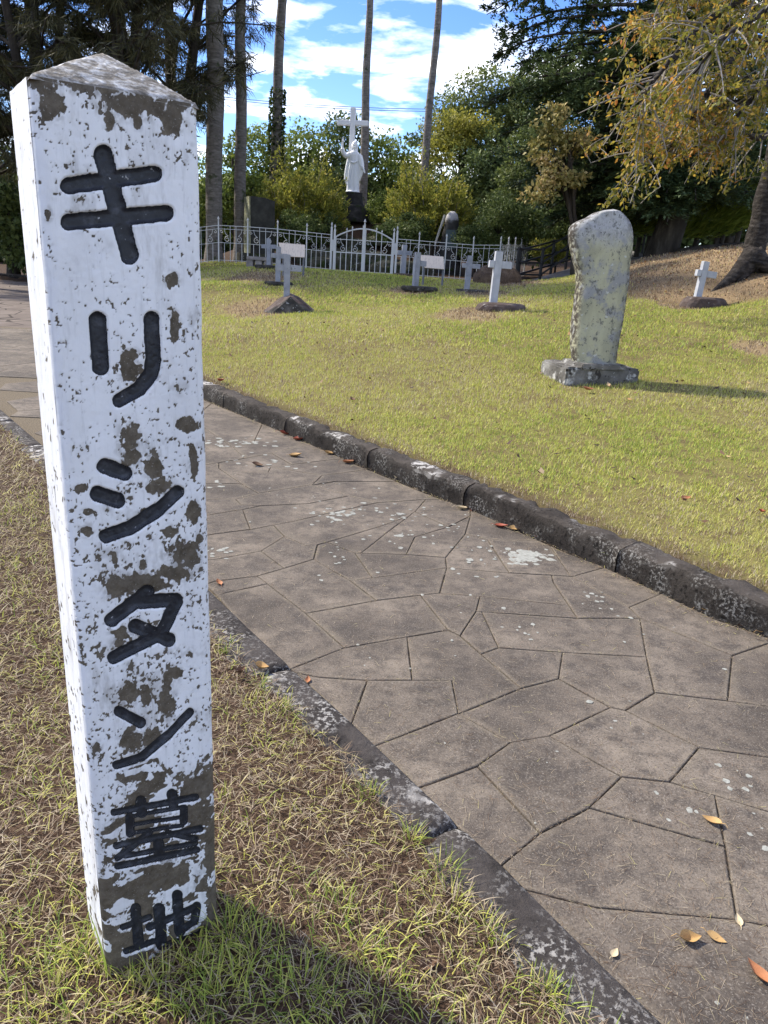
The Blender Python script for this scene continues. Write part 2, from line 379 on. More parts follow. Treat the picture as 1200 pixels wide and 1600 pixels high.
def build_path():
    bm = bmesh.new(); vs_ = [bm.verts.new((p[0], p[1], -.0085)) for p in PAVED]
    f = bm.faces.new(vs_); bmesh.ops.triangulate(bm, faces=[f])
    bm.normal_update()
    for f in bm.faces:
        if f.normal.z < 0: f.normal_flip()
    path = obj('path', bm_mesh('path', bm, M['joint']), kind='structure')
    rnd = random.Random(4)
    def stone(P, zt):
        P = np.asarray(P, float); a = .5*np.sum(P[:, 0]*np.roll(P[:, 1], -1)-P[:, 1]*np.roll(P[:, 0], -1))
        if a < 0: P = P[::-1]
        # drop nearly collinear duplicates
        keep = [i for i in range(len(P)) if np.linalg.norm(P[i]-P[i-1]) > .012]; P = P[keep]
        if len(P) < 3: return
        # resample edges and roughen them slightly
        Q = []
        for i in range(len(P)):
            p, q = P[i], P[(i+1) % len(P)]; n = max(1, int(np.linalg.norm(q-p)/.06))
            for k in range(n): Q.append(p+(q-p)*k/n)
        Q = np.array(Q); nq = len(Q)
        T = np.roll(Q, -1, 0)-np.roll(Q, 1, 0); T /= np.linalg.norm(T, axis=1)[:, None]+1e-9; N = np.stack([-T[:, 1], T[:, 0]], 1)
        j = .0035*(fbm(Q[:, 0]*14, Q[:, 1]*14, s=3)-.5)*2
        r0 = Q+N*(.0024+j*.5)[:, None]; r1 = Q+N*(.0036+j*.5)[:, None]; r2 = Q+N*(.0065+j*.5)[:, None]
        c = Q.mean(0)
        tl = (rnd.uniform(-.0025, .0025), rnd.uniform(-.0025, .0025))
        def lift(R, z): return np.c_[R, z + zt + (R-c)@np.array(tl)]
        r3 = c+(Q-c)*.80
        V = np.vstack([np.c_[r0, np.full(nq, -.035)], lift(r0, -.004), lift(r1, -.0013), lift(r2, 0.0), lift(r3, 0.0006)])
        F = [[k*nq+i, k*nq+(i+1) % nq, (k+1)*nq+(i+1) % nq, (k+1)*nq+i] for k in range(4) for i in range(nq)]
        F.append([4*nq+i for i in range(nq)])
        me = mesh('paving_stone', V, F, M['paving']); attr(me, 'dust', np.r_[np.ones(4*nq), np.zeros(nq)]); obj('paving_stone', me, path)
    for S in STONES:
        stone([G(u, v)[:2] for u, v in S], rnd.uniform(-.001, .002))
    # the stretch that runs on behind the marker post: irregular stones
    a = G(230, 590)[:2]; b = G(230, 838)[:2]
    seeds = []
    rs = np.random.default_rng(7)
    for ix in range(-30, 10):
        for iy in range(0, 24): seeds.append((ix*.62+rs.uniform(-.24, .24), 2+iy*.55+rs.uniform(-.2, .2)))
    seeds = np.array(seeds)
    for p in seeds:
        side = (b[0]-a[0])*(p[1]-a[1])-(b[1]-a[1])*(p[0]-a[0])
        if side > 0 or p[1] > 13.2 or p[0] < -9.5: continue
        if not inside(p[None], PAVED)[0]: continue
        poly = [p+np.array(q)*1.2 for q in ((-1, -1), (1, -1), (1, 1), (-1, 1))]
        nb = seeds[(np.linalg.norm(seeds-p, axis=1) < 2.0)]
        cuts = [((q+p)/2, q-p) for q in nb if np.linalg.norm(q-p) > 1e-6]
        e = b-a; nn = np.array([-e[1], e[0]]);
        cuts.append((a, nn))
        for m0, n0 in cuts:
            out = []
            for i in range(len(poly)):
                p0, p1 = poly[i-1], poly[i]; d0, d1 = (p0-m0)@n0, (p1-m0)@n0
                if (d0 <= 0) != (d1 <= 0): out.append(p0+(p1-p0)*d0/(d0-d1))
                if d1 <= 0: out.append(p1)
            poly = out
            if len(poly) < 3: break
        if len(poly) < 3: continue
        pp = np.array(poly)
        if not inside(pp*.98+p*.02, PAVED).all(): continue
        stone(pp, rs.uniform(-.002, .002))
    return path
STONES = [
[(364, 699), (300, 655), (331, 630), (410, 662), (395, 694)],
[(364, 699), (395, 694), (410, 662), (445, 676), (482, 693), (424, 708), (383, 716)],
[(364, 699), (383, 716), (342, 723), (230, 742), (230, 700)],
[(364, 699), (230, 700), (230, 690), (287, 656), (300, 655)],
[(383, 716), (424, 708), (456, 726), (423, 730), (419, 738), (368, 738), (342, 732), (342, 723)],
[(1120, 1690), (1025, 1595), (933, 1507), (846, 1420), (819, 1390), (933, 1418), (1152, 1437), (1200, 1447), (1290, 1460), (1260, 1650)],
[(1120, 1690), (1260, 1650), (1310, 1658), (1340, 1870), (1300, 1870), (1150, 1720)],
[(1260, 1650), (1290, 1460), (1330, 1466), (1500, 1490), (1500, 1690), (1310, 1658)],
[(1000, 966), (983, 949), (1033, 928), (1117, 968), (1179, 989), (1242, 1013), (1200, 1005), (1144, 1024)],
[(1000, 966), (1144, 1024), (1137, 1095), (1023, 1082), (1010, 1026)],
[(1000, 966), (1010, 1026), (879, 1019), (779, 1012), (753, 956), (902, 966)],
[(1000, 966), (902, 966), (889, 946), (865, 910), (862, 899), (892, 901), (983, 949)],
[(902, 966), (753, 956), (744, 955), (750, 932), (889, 946)],
[(419, 738), (423, 730), (503, 743), (488, 758), (485, 758), (404, 771), (377, 756), (342, 732), (368, 738)],
[(423, 730), (456, 726), (511, 719), (536, 717), (558, 727), (572, 733), (558, 736), (503, 743)],
[(331, 630), (300, 655), (287, 656), (230, 660), (230, 590)],
[(1500, 1110), (1500, 1140), (1310, 1117), (1200, 1103), (1137, 1095), (1144, 1024), (1200, 1005), (1242, 1013), (1260, 1016)],
[(1500, 1140), (1500, 1240), (1440, 1226), (1330, 1200), (1310, 1117)],
[(700, 984), (657, 930), (687, 927), (750, 932), (744, 955), (719, 993)],
[(700, 984), (719, 993), (752, 1022), (814, 1075), (716, 1115), (706, 1063), (644, 1063), (636, 995)],
[(700, 984), (636, 995), (538, 1012), (478, 958), (588, 938), (657, 930)],
[(636, 995), (644, 1063), (574, 1063), (500, 1058), (461, 1051), (454, 1045), (538, 1012)],
[(230, 690), (230, 660), (287, 656)],
[(300, 893), (282, 879), (336, 874), (408, 861), (444, 888), (402, 900), (336, 908), (321, 913), (317, 909)],
[(282, 879), (243, 848), (336, 834), (391, 827), (427, 820), (445, 838), (408, 861), (336, 874)],
[(1330, 1466), (1290, 1460), (1200, 1447), (1152, 1437), (1133, 1322), (1117, 1243), (1200, 1268), (1300, 1299)],
[(1330, 1466), (1300, 1299), (1400, 1330), (1500, 1350), (1500, 1490)],
[(338, 930), (321, 913), (347, 927), (418, 912), (478, 958), (538, 1012), (454, 1045), (393, 996)],
[(321, 913), (336, 908), (402, 900), (418, 912), (347, 927)],
[(719, 993), (744, 955), (753, 956), (779, 1012), (752, 1022)],
[(752, 1022), (779, 1012), (879, 1019), (873, 1060), (814, 1075)],
[(424, 708), (482, 693), (536, 717), (511, 719), (456, 726)],
[(735, 806), (735, 795), (842, 845), (762, 843), (727, 834)],
[(735, 806), (727, 834), (696, 871), (635, 866), (648, 839), (701, 823)],
[(735, 806), (701, 823), (648, 800), (712, 798), (735, 795)],
[(735, 795), (712, 798), (648, 800), (665, 780), (687, 780), (725, 789)],
[(588, 938), (547, 907), (582, 903), (698, 887), (687, 927), (657, 930)],
[(588, 938), (478, 958), (418, 912), (402, 900), (444, 888), (490, 874), (547, 907)],
[(547, 907), (490, 874), (496, 851), (511, 847), (555, 864), (582, 903)],
[(595, 822), (640, 806), (611, 827), (564, 864), (555, 864), (511, 847)],
[(595, 822), (511, 847), (496, 851), (478, 853), (445, 838), (427, 820), (456, 815), (525, 799), (591, 785), (665, 780), (648, 800), (644, 802), (640, 806)],
[(640, 806), (644, 802), (648, 800), (701, 823), (648, 839), (635, 866), (564, 864), (611, 827)],
[(1340, 1870), (1310, 1658), (1500, 1690), (1500, 1870)],
[(819, 1390), (783, 1352), (844, 1301), (921, 1262), (1133, 1322), (1152, 1437), (933, 1418)],
[(958, 891), (1033, 928), (983, 949), (892, 901), (945, 886)],
[(945, 886), (892, 901), (860, 853), (867, 857)],
[(368, 780), (404, 771), (485, 758), (488, 758), (545, 775), (481, 787), (408, 790), (377, 789)],
[(368, 780), (377, 789), (408, 790), (379, 796), (336, 803), (230, 822), (230, 782), (336, 780)],
[(368, 780), (336, 780), (230, 782), (230, 757), (335, 755), (377, 756), (404, 771)],
[(574, 1063), (644, 1063), (706, 1063), (716, 1115), (585, 1166), (549, 1131)],
[(574, 1063), (549, 1131), (461, 1051), (500, 1058)],
[(1092, 1168), (977, 1110), (1023, 1082), (1137, 1095), (1200, 1103), (1310, 1117), (1330, 1200), (1200, 1183)],
[(1092, 1168), (1200, 1183), (1330, 1200), (1440, 1226), (1400, 1330), (1300, 1299), (1200, 1268), (1117, 1243), (1046, 1222)],
[(1092, 1168), (1046, 1222), (971, 1214), (858, 1150), (954, 1105), (977, 1110)],
[(490, 874), (444, 888), (408, 861), (445, 838), (478, 853), (496, 851)],
[(687, 780), (665, 780), (591, 785), (545, 775), (488, 758), (525, 752), (619, 752)],
[(892, 901), (862, 899), (796, 895), (762, 843), (842, 845), (860, 853)],
[(555, 864), (564, 864), (635, 866), (696, 871), (698, 887), (582, 903)],
[(230, 757), (230, 742), (342, 723), (342, 732), (377, 756), (335, 755)],
[(798, 1160), (716, 1115), (814, 1075), (873, 1060), (954, 1105), (858, 1150)],
[(798, 1160), (858, 1150), (971, 1214), (921, 1262), (844, 1301), (746, 1197)],
[(798, 1160), (746, 1197), (653, 1231), (585, 1166), (716, 1115)],
[(1117, 1243), (1133, 1322), (921, 1262), (971, 1214), (1046, 1222)],
[(456, 815), (427, 820), (391, 827), (379, 796), (408, 790), (481, 787), (545, 775), (591, 785), (525, 799)],
[(954, 1105), (873, 1060), (879, 1019), (1010, 1026), (1023, 1082), (977, 1110)],
[(844, 1301), (783, 1352), (737, 1314), (653, 1231), (746, 1197)],
[(230, 822), (336, 803), (379, 796), (391, 827), (336, 834), (243, 848), (230, 838)],
[(750, 932), (687, 927), (698, 887), (796, 895), (862, 899), (865, 910), (889, 946)],
[(727, 834), (762, 843), (796, 895), (698, 887), (696, 871)],
[(1440, 1226), (1500, 1240), (1500, 1350), (1400, 1330)],
[(558, 736), (572, 733), (619, 752), (525, 752), (488, 758), (503, 743)]]

build_path()

# ------------------------------------------------------------------ kerbs
def mat_kerb(name, dark, mid, lich, lo, hi, ma=.48, mb=.62):
    t = NT(name)
    n1 = t.noise(5, 6, .7); n2 = t.noise(38, 6, .7); n3 = t.noise(130, 3, .7)
    c = t.ramp(n1, [(.3, dark), (.6, mid), (.75, tuple(x*1.35 for x in mid))])
    c = t.mix(t.mr(n2, .5, .64, 0, .9), c, tuple(x*.4 for x in dark))
    c = t.mix(t.math('MULTIPLY', t.mr(t.noise(70, 4, .7), .50, .60), t.mr(t.noise(4.5, 5, .65), ma, mb)), c, lich)
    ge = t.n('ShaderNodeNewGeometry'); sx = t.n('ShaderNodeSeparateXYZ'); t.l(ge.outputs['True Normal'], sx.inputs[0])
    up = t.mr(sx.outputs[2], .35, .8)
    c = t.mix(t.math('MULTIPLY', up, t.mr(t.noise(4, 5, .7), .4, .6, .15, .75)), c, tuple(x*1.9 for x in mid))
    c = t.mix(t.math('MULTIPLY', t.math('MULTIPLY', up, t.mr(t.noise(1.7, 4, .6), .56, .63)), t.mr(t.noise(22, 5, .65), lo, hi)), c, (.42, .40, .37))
    return t.finish(c, .95, [(n2, .7, .012), (n3, .6, .004)], .15)
M['kerb'] = mat_kerb('mossy_kerb', (.016, .013, .011), (.040, .034, .029), (.20, .19, .172), .44, .52, .46, .64)
M['kerb_low'] = mat_kerb('lichened_edging', (.016, .014, .013), (.038, .033, .030), (.34, .325, .30), .50, .58, .36, .58)
def arclen(L):
    return np.r_[0, np.cumsum(np.linalg.norm(np.diff(L, axis=0), axis=1))]
def resample(L, s):
    a = arclen(L); return np.stack([np.interp(s, a, L[:, 0]), np.interp(s, a, L[:, 1])], 1)
def s_of(L, p):
    a = arclen(L); best = (1e9, 0)
    for i in range(len(L)-1):
        e = L[i+1]-L[i]; t = np.clip(((p-L[i])@e)/(e@e), 0, 1); d = np.linalg.norm(p-L[i]-t*e)
        if d < best[0]: best = (d, a[i]+t*np.sqrt(e@e))
    return best[1]
def kerb(name, L, side, joints, width, height, m, prof, amp, label):
    root = obj(name, None, kind='structure', label=label)
    for a, b in zip(joints[:-1], joints[1:]):
        a2, b2 = a+.004, b-.004; n = max(4, int((b2-a2)/(.035 if b < joints[0]+99 else .1))); n = min(n, 34)
        s = np.linspace(a2, b2, n); P = resample(L, s)
        T = resample(L, s+.05)-resample(L, s-.05); T /= np.linalg.norm(T, axis=1)[:, None]; N = np.stack([-T[:, 1], T[:, 0]], 1)*side
        V = []
        for (o, z) in prof:
            V.append(np.c_[P+N*(o*width), np.full(n, z*height)])
        V = np.array(V); k = len(prof)
        X = V.reshape(-1, 3)
        d = (fbm(X[:, 0]*9, X[:, 1]*9, X[:, 2]*9+3, 4, 21)-.5)*amp*2 + (fbm(X[:, 0]*30, X[:, 1]*30, X[:, 2]*30, 3, 44)-.5)*amp
        lowz = sstep(0, .3, X[:, 2]/height)
        X[:, 2] += d*lowz; X[:, :2] += np.tile(N, (k, 1))*(d*lowz*.7)[:, None]
        X[:, 2] += lowz*(fbm(np.array([a*3.3]), np.array([2.0]), s=6)[0]-.5)*.02
        # round the stone's ends slightly
        en = np.tile(np.minimum(np.arange(n), np.arange(n)[::-1]) == 0, k); X[en, 2] -= .010*lowz[en]
        F = np.array([[j*n+i, (j+1)*n+i, (j+1)*n+i+1, j*n+i+1] for j in range(k-1) for i in range(n-1)])
        if side < 0: F = F[:, ::-1]
        F = F[:, ::-1].tolist()
        F.append([j*n for j in range(k)]); F.append([j*n+n-1 for j in range(k)][::-1])
        obj('kerb_stone', mesh('kerb_stone', X, F, m, True), root)
    return root
_sr = [s_of(RK, G(u, v)[:2]) for u, v in ((967, 893), (732, 791), (572, 732), (448, 677), (349, 636))]
_len = np.mean(np.diff(_sr))
jr = [_sr[0]-_len*k for k in range(6, 0, -1)] + _sr
jr = [j for j in jr if j > .1]
while jr[-1]+_len < min(arclen(RK)[-1], 32): jr.append(jr[-1]+_len)
kerb('kerb_right', RK, -1, jr, .16, .145, M['kerb'], [(0, -.25), (0, .30), (.02, .6), (.05, .78), (.12, .92), (.25, .99), (.5, 1.02), (.75, 1.0), (.95, .93), (1.0, .8), (1.02, .0)], .024, 'dark mossy kerb between the flagged path and the lawn')
_sl = s_of(LK, G(716, 1293)[:2]); _l2 = .92
jl = [_sl+_l2*k for k in range(-5, 22)]; jl = [j for j in jl if .1 < j < arclen(LK)[-1]-.2]
kerb('kerb_left', LK, 1, jl, .15, .022, M['kerb_low'], [(0, -1.2), (0, .2), (.05, .6), (.15, .9), (.35, 1.0), (.6, .95), (.85, .75), (1.1, .35), (1.3, -.5)], .012, 'low dark lichened edging between the path and the dry verge')
# edge of the paved forecourt, far left
def far_edge():
    A = PAVED[len(RK)-1]; B = LK[-1]; mb = MB(); A3 = np.array([A[0]+.3, A[1]+.1, 0]); B3 = np.array([B[0], B[1]+.2, 0])
    d = (B3-A3)/np.linalg.norm(B3-A3); L = np.linalg.norm(B3-A3); n = np.array([-d[1], d[0], 0])
    root = obj('kerb_far', None, kind='structure'); k = int(L/1.4)
    for i in range(k):
        a = A3+d*(L*i/k+.006); b = A3+d*(L*(i+1)/k-.006); q = []
        for p in (a, b):
            q += [p+n*0+[0, 0, -.05], p+[0, 0, .2], p+n*-.03+[0, 0, .23], p-n*.2+[0, 0, .23], p-n*.2+[0, 0, -.05]]
        F = [[j, j+1, j+6, j+5] for j in range(4)]+[[0, 1, 2, 3, 4][::-1], [5, 6, 7, 8, 9]]
        obj('kerb_stone', mesh('kerb_stone', q, F, M['kerb']), root)
far_edge()
# pale lichen crusts and dry clippings on the paving
M['lichen'] = rocky('lichen_crust', [(.3, (.20, .20, .175)), (.7, (.34, .34, .30))], 60, (), .95, .3, 150, .002)
def lichen():
    rs = np.random.default_rng(11); mb_v = []; mb_f = []
    def blob(p, r, zz=.0022):
        n = 9; ph = rs.uniform(0, 6.28); el = rs.uniform(.75, 1.25); o = len(mb_v)
        k = rs.uniform(.7, 1.25, n)
        mb_v.append((p[0], p[1], zz+.0006))
        for i in range(n):
            a = ph+2*math.pi*i/n; mb_v.append((p[0]+r*k[i]*el*math.cos(a), p[1]+r*k[i]*math.sin(a)/el, zz))
        for i in range(n): mb_f.append((o, o+1+i, o+1+(i+1) % n))
    for u, v, r in ((1122, 1196, 9), (1134, 1221, 10), (1169, 1213, 9), (1140, 1233, 9), (1165, 1234, 10), (1152, 1205, 3), (1172, 1229, 6), (1077, 1267, 11), (1088, 1269, 6), (1025, 1239, 8), (1045, 1282, 7), (1171, 1304, 8), (1196, 1327, 11), (1190, 1295, 4), (1120, 1568, 8), (1168, 1592, 5), (921, 1097, 9), (870, 1175, 5), (961, 1127, 5), (695, 1162, 4), (502, 907, 6), (720, 958, 7), (985, 966, 6), (965, 963, 4), (940, 940, 5), (1132, 1046, 6), (910, 944, 3), (787, 951, 8), (832, 976, 7), (812, 980, 5), (820, 990, 5), (830, 1000, 5), (826, 992, 4), (840, 989, 4), (808, 985, 4), (955, 1138, 4), (660, 930, 5), (590, 895, 5), (523, 870, 5), (530, 880, 5), (734, 875, 9), (732, 879, 6), (735, 930, 5), (700, 825, 5), (955, 952, 6), (918, 932, 7), (925, 928, 6)):
        blob(G(u, v), r*.55*G(u, v)[1]/FPX*1.25)
    for u, v, su, sv, n, r in ((822, 873, 22, 8, 170, .022), (790, 862, 20, 6, 12, .010), (760, 855, 14, 8, 8, .014), (545, 800, 45, 12, 60, .014), (525, 812, 14, 6, 20, .018), (640, 805, 40, 12, 40, .014), (630, 840, 18, 14, 16, .018), (380, 695, 35, 8, 50, .020), (345, 692, 20, 5, 25, .022), (360, 720, 30, 10, 20, .016), (440, 725, 40, 10, 24, .016), (350, 862, 18, 6, 22, .012), (345, 758, 18, 5, 15, .016), (930, 930, 20, 6, 10, .010), (750, 880, 60, 20, 22, .010), (560, 860, 60, 25, 22, .009), (700, 830, 80, 25, 40, .009), (500, 770, 90, 30, 40, .010), (900, 960, 120, 40, 14, .007), (1000, 1250, 200, 130, 10, .006), (620, 1000, 140, 60, 16, .006)):
        for _ in range(int(n*.55)):
            q = G(u+rs.normal()*su*.7, v+rs.normal()*sv*.7); blob(q, r*rs.uniform(.4, 1.3), .0022+.0004*rs.random())
    V = np.array(mb_v); ins = inside(V[:, :2], PAVED) | (V[:, 1] < 1)
    F = np.array(mb_f); F = F[ins[F].all(1)]
    o = obj('lichen_crust', mesh('lichen_crust', V, F, M['lichen']), kind='stuff', label='white lichen crusts dotted over the paving stones', category='lichen')
lichen()
# ------------------------------------------------------------------ grass
def mat_grass():
    t = NT('grass_blade')
    f = t.math('ADD', t.math('MULTIPLY', t.rand(), .38), t.math('MULTIPLY', t.attr('t'), .66))
    c = t.ramp(f, [(.02, (.075, .045, .03)), (.14, (.20, .13, .08)), (.26, (.36, .275, .185)), (.35, (.50, .42, .30)), (.43, (.56, .50, .18)), (.58, (.52, .52, .10)), (.76, (.32, .40, .07)), (.95, (.11, .18, .03))])
    b = t.n('ShaderNodeBsdfPrincipled'); t.l(c, b.inputs['Base Color']); b.inputs['Roughness'].default_value = .55; b.inputs['Specular IOR Level'].default_value = .25
    tr = t.n('ShaderNodeBsdfTranslucent'); t.l(c, tr.inputs[0])
    mx = t.n('ShaderNodeMixShader'); mx.inputs[0].default_value = .3; t.l(b.outputs[0], mx.inputs[1]); t.l(tr.outputs[0], mx.inputs[2])
    t.l(mx.outputs[0], t.out.inputs[0]); return t.m
M['grass'] = mat_grass()
def blades(B, L, lean, az, width, t, segs=2, curl=.5):
    """B base points (n,3), L lengths, lean angle from vertical, az direction, width -> V, F, tint"""
    n = len(B); d = np.stack([np.cos(az), np.sin(az)], 1); s = np.stack([-np.sin(az), np.cos(az), np.zeros(n)], 1)
    rows = []; p = B.copy(); th = lean.copy()
    for k in range(segs+1):
        w = width*(1-(k/(segs))**1.5)*.5
        if k < segs: rows += [p-s*w[:, None], p+s*w[:, None]]
        else: rows += [p]
        st = L/segs
        p = p+np.c_[d*(np.sin(th)*st)[:, None], np.cos(th)*st]; th = np.minimum(th+curl*lean*.9+.12, 1.62)
    k = len(rows); V = np.stack(rows, 1).reshape(-1, 3); o = (np.arange(n)*k)[:, None]
    F = []
    for j in range(segs-1): F += [o+[2*j, 2*j+1, 2*j+3], o+[2*j, 2*j+3, 2*j+2]]
    j = segs-1; F += [o+[2*j, 2*j+1, 2*j+2]]
    return V, np.vstack(F), np.repeat(t, k)
def grass_obj(name, parts, label):
    V = []; F = []; T = []; o = 0
    for v, f, t in parts: V.append(v); F.append(f+o); T.append(t); o += len(v)
    me = mesh(name, np.vstack(V), np.vstack(F), M['grass'])
    attr(me, 't', np.concatenate(T)); return obj(name, me, kind='stuff', label=label, category='grass')
def scatter(rs, x0, x1, y0, y1, dens):
    n = int((x1-x0)*(y1-y0)*dens); return np.stack([rs.uniform(x0, x1, n), rs.uniform(y0, y1, n)], 1)
def in_view(P, z, m=80):
    Q = np.c_[P, z]; u, v = proj(Q); return (u > -m) & (u < 1200+m) & (v < 1600+m*2) & ((Q-EYE)@_F > .3)
ROCKS = []     # footprints kept clear of grass: (x, y, r)
def lawn_grass():
    rs = np.random.default_rng(3); parts = []
    for y0, y1, dens, L, wd, sg in ((1.5, 4.2, 13000, .032, .0034, 2), (4.2, 6.5, 7600, .036, .0048, 2), (6.5, 9.5, 4300, .040, .007, 1), (9.5, 14, 2000, .045, .011, 1), (14, 19, 1000, .05, .016, 1), (19, 25, 600, .052, .022, 1)):
        xl, xr = -(y1*.55+.6), y1*.58+.6
        P = scatter(rs, xl, xr, y0, y1, dens)
        P = P[in_view(P, np.full(len(P), .5))]
        zn, dr, dl = zone(P); P = P[(zn == 1) & (dr > .15)]
        b = bareness(P[:, 0], P[:, 1]); bk = bank_cover(P[:, 0], P[:, 1]); b = np.maximum(b, bk); keep = rs.random(len(P)) > np.where(bk > .4, .35, b*.93)
        # dry thin spots in the turf
        thin = fbm(P[:, 0]*2.1, P[:, 1]*2.1, s=70); keep &= rs.random(len(P)) < (sstep(.22, .46, thin)*.6+.4)*(.35+.65*sstep(.34, .54, fbm(P[:, 0]*11, P[:, 1]*8, s=72)))
        P = P[keep]; b = b[keep]; thin = thin[keep]
        n = len(P); z = ground(P[:, 0], P[:, 1])
        g = .25+.55*sstep(.3, .68, fbm(P[:, 0]*.55, P[:, 1]*.55, s=40)) + .35*(fbm(P[:, 0]*4, P[:, 1]*4, s=41)-.5) + .55*(fbm(P[:, 0]*13, P[:, 1]*9, s=43)-.5) - .5*b
        g = g*.60+.28+rs.normal(0, .10, n); dead = rs.random(n) < .17; g[dead] = rs.normal(.02, .1, dead.sum())
        g = np.where(b > .45, rs.normal(.02, .1, n), g)
        Ln = L*rs.uniform(.55, 1.3, n)*(.8+.5*thin)
        parts.append(blades(np.c_[P, z-.004], Ln, np.where(dead, rs.uniform(.9, 1.45, n), rs.uniform(.05, .85, n)), rs.uniform(0, 6.28, n), wd*rs.uniform(.7, 1.3, n), np.clip(g, -.2, 1), sg))
    grass_obj('lawn_grass', parts, 'short yellow-green turf covering the cemetery lawn')
lawn_grass()
def verge_grass():
    rs = np.random.default_rng(8); parts = []
    for y0, y1, dens in ((.75, 2.2, 1.0), (2.2, 4.0, .62), (4.0, 7.5, .3)):
        P0 = scatter(rs, -(y1*.6+.5), 1.0, y0, y1, 15000*dens)
        P0 = P0[in_view(P0, np.zeros(len(P0)))]
        zn, dr, dl = zone(P0); k = (zn == 2) & (dl > .065+.11*fbm(P0[:, 0]*6, P0[:, 1]*6, s=2)); P0 = P0[k]; dl = dl[k]
        g = fbm(P0[:, 0]*2.2+4, P0[:, 1]*2.2, s=51); g2 = fbm(P0[:, 0]*8, P0[:, 1]*8, s=52)
        near = 1-sstep(1.10, 1.50, P0[:, 1])
        green = np.clip(sstep(.50, .64, g)*.5+near*.42+sstep(.57, .68, g2)*.5, 0, 1)*.7
        z = ground(P0[:, 0], P0[:, 1]); sc = 1 if y0 < 2 else 1.3 if y0 < 4 else 1.8
        # dead straw: long, lying almost flat, from dark rotten to bleached
        k = rs.random(len(P0)) < .62*(1-.45*green); n = k.sum()
        parts.append(blades(np.c_[P0[k], z[k]+rs.uniform(0, .020, n)], rs.uniform(.015, .058, n)*sc, rs.uniform(.85, 1.5, n), rs.uniform(0, 6.28, n), rs.uniform(.0012, .0026, n)*sc, np.clip(rs.normal(.10, .15, n), -.25, .22), 3, .1))
        # green blades
        k = (rs.random(len(P0)) < .34*green); n = k.sum()
        parts.append(blades(np.c_[P0[k], z[k]], rs.uniform(.020, .060, n)*(1+.3*near[k])*(.9+.1*sc), rs.uniform(.15, 1.1, n), rs.uniform(0, 6.28, n), rs.uniform(.0018, .0040, n)*sc, np.clip(rs.normal(.66, .17, n)+.10*near[k], .3, 1), 3, .5))
        # short tan stubble
        k = rs.random(len(P0)) < .25; n = k.sum()
        parts.append(blades(np.c_[P0[k], z[k]], rs.uniform(.010, .030, n)*sc, rs.uniform(.4, 1.4, n), rs.uniform(0, 6.28, n), rs.uniform(.0014, .0026, n)*sc, np.clip(rs.normal(.04, .12, n)+.10*green[k], -.2, 1), 2, .3))
    # tufts round the foot of the post and along the edging
    def tuft(p, n, L, sp, tt, wd=.003):
        q = np.c_[rs.normal(0, sp, n)+p[0], rs.normal(0, sp, n)+p[1]]; z = ground(q[:, 0], q[:, 1]); z = np.maximum(z, -.01)
        az = np.arctan2(q[:, 1]-p[1], q[:, 0]-p[0])+rs.normal(0, .6, n)
        parts.append(blades(np.c_[q, z], L*rs.uniform(.4, 1.2, n), rs.uniform(.05, .8, n), az, wd*rs.uniform(.6, 1.2, n), np.clip(rs.normal(tt, .13, n), 0, 1), 4, .45))
    for u, v, n, L, sp, tt in ((360, 1470, 60, .09, .022, .8), (400, 1500, 60, .08, .03, .75), (250, 1545, 60, .06, .03, .55), (310, 1525, 60, .055, .025, .6), (200, 1560, 50, .06, .03, .4), (130, 1500, 40, .09, .02, .6), (470, 1560, 70, .08, .035, .85), (560, 1500, 60, .07, .035, .85), (600, 1560, 50, .07, .03, .8), (520, 1430, 60, .06, .03, .8), (640, 1320, 40, .055, .018, .85), (575, 1250, 40, .055, .016, .9), (690, 1370, 40, .06, .02, .8), (760, 1470, 40, .06, .02, .75), (850, 1560, 50, .05, .02, .8), (440, 1120, 30, .05, .02, .85), (410, 1080, 25, .05, .015, .9), (350, 1020, 30, .06, .02, .9), (700, 1420, 50, .06, .03, .6), (330, 1580, 70, .08, .04, .8), (90, 1560, 50, .07, .05, .6), (30, 1480, 40, .06, .04, .7)):
        tuft(G(u, v), n, L, sp, tt)
    # one tall blade against the post's left corner
    parts.append(blades(np.array([G(168, 1532), G(172, 1530)]), np.array([.17, .11]), np.array([.08, .1]), np.array([2.6, 1.0]), np.array([.006, .005]), np.array([.75, .7]), 4, .3))
    grass_obj('verge_grass', parts, 'dry straw and green tufts on the verge around the marker post')
    parts.clear()
    # dry clippings blown over the paving and packed along the kerb
    for n, sc_ in ((4200, 1), (2600, 1)):
        u = rs.uniform(330, 1250, n); v = 640+(rs.random(n)**.75)*1000
        Q = np.array([G(a, b) for a, b in zip(u, v)]); k = inside(Q[:, :2], PAVED); Q = Q[k]; n = len(Q); Q[:, 2] = .003
        far = np.clip(Q[:, 1]/3, .7, 2)
        parts.append(blades(Q, rs.uniform(.008, .045, n), np.full(n, 1.5), rs.uniform(0, 6.28, n), .0013*far, np.clip(rs.normal(-.01, .08, n), -.15, .12), 2, .05))
    for S in STONES:
        Pg = np.array([G(u_, v_) for u_, v_ in S])
        for a_, b_ in zip(Pg, np.roll(Pg, -1, 0)):
            ln = np.linalg.norm(b_-a_); n = int(ln*55/max(1, a_[1]/2.5))
            if n < 1: continue
            q = a_+(b_-a_)*rs.random(n)[:, None]+np.c_[rs.normal(0, .010, (n, 2)), np.full(n, .003)]
            k = inside(q[:, :2], PAVED); q = q[k]; n = len(q)
            if n: parts.append(blades(q, rs.uniform(.006, .028, n), np.full(n, 1.5), math.atan2(b_[1]-a_[1], b_[0]-a_[0])+rs.normal(0, .7, n), np.full(n, .0012*np.clip(a_[1]/3, .8, 2)), np.clip(rs.normal(-.02, .08, n), -.15, .12), 2, .05))
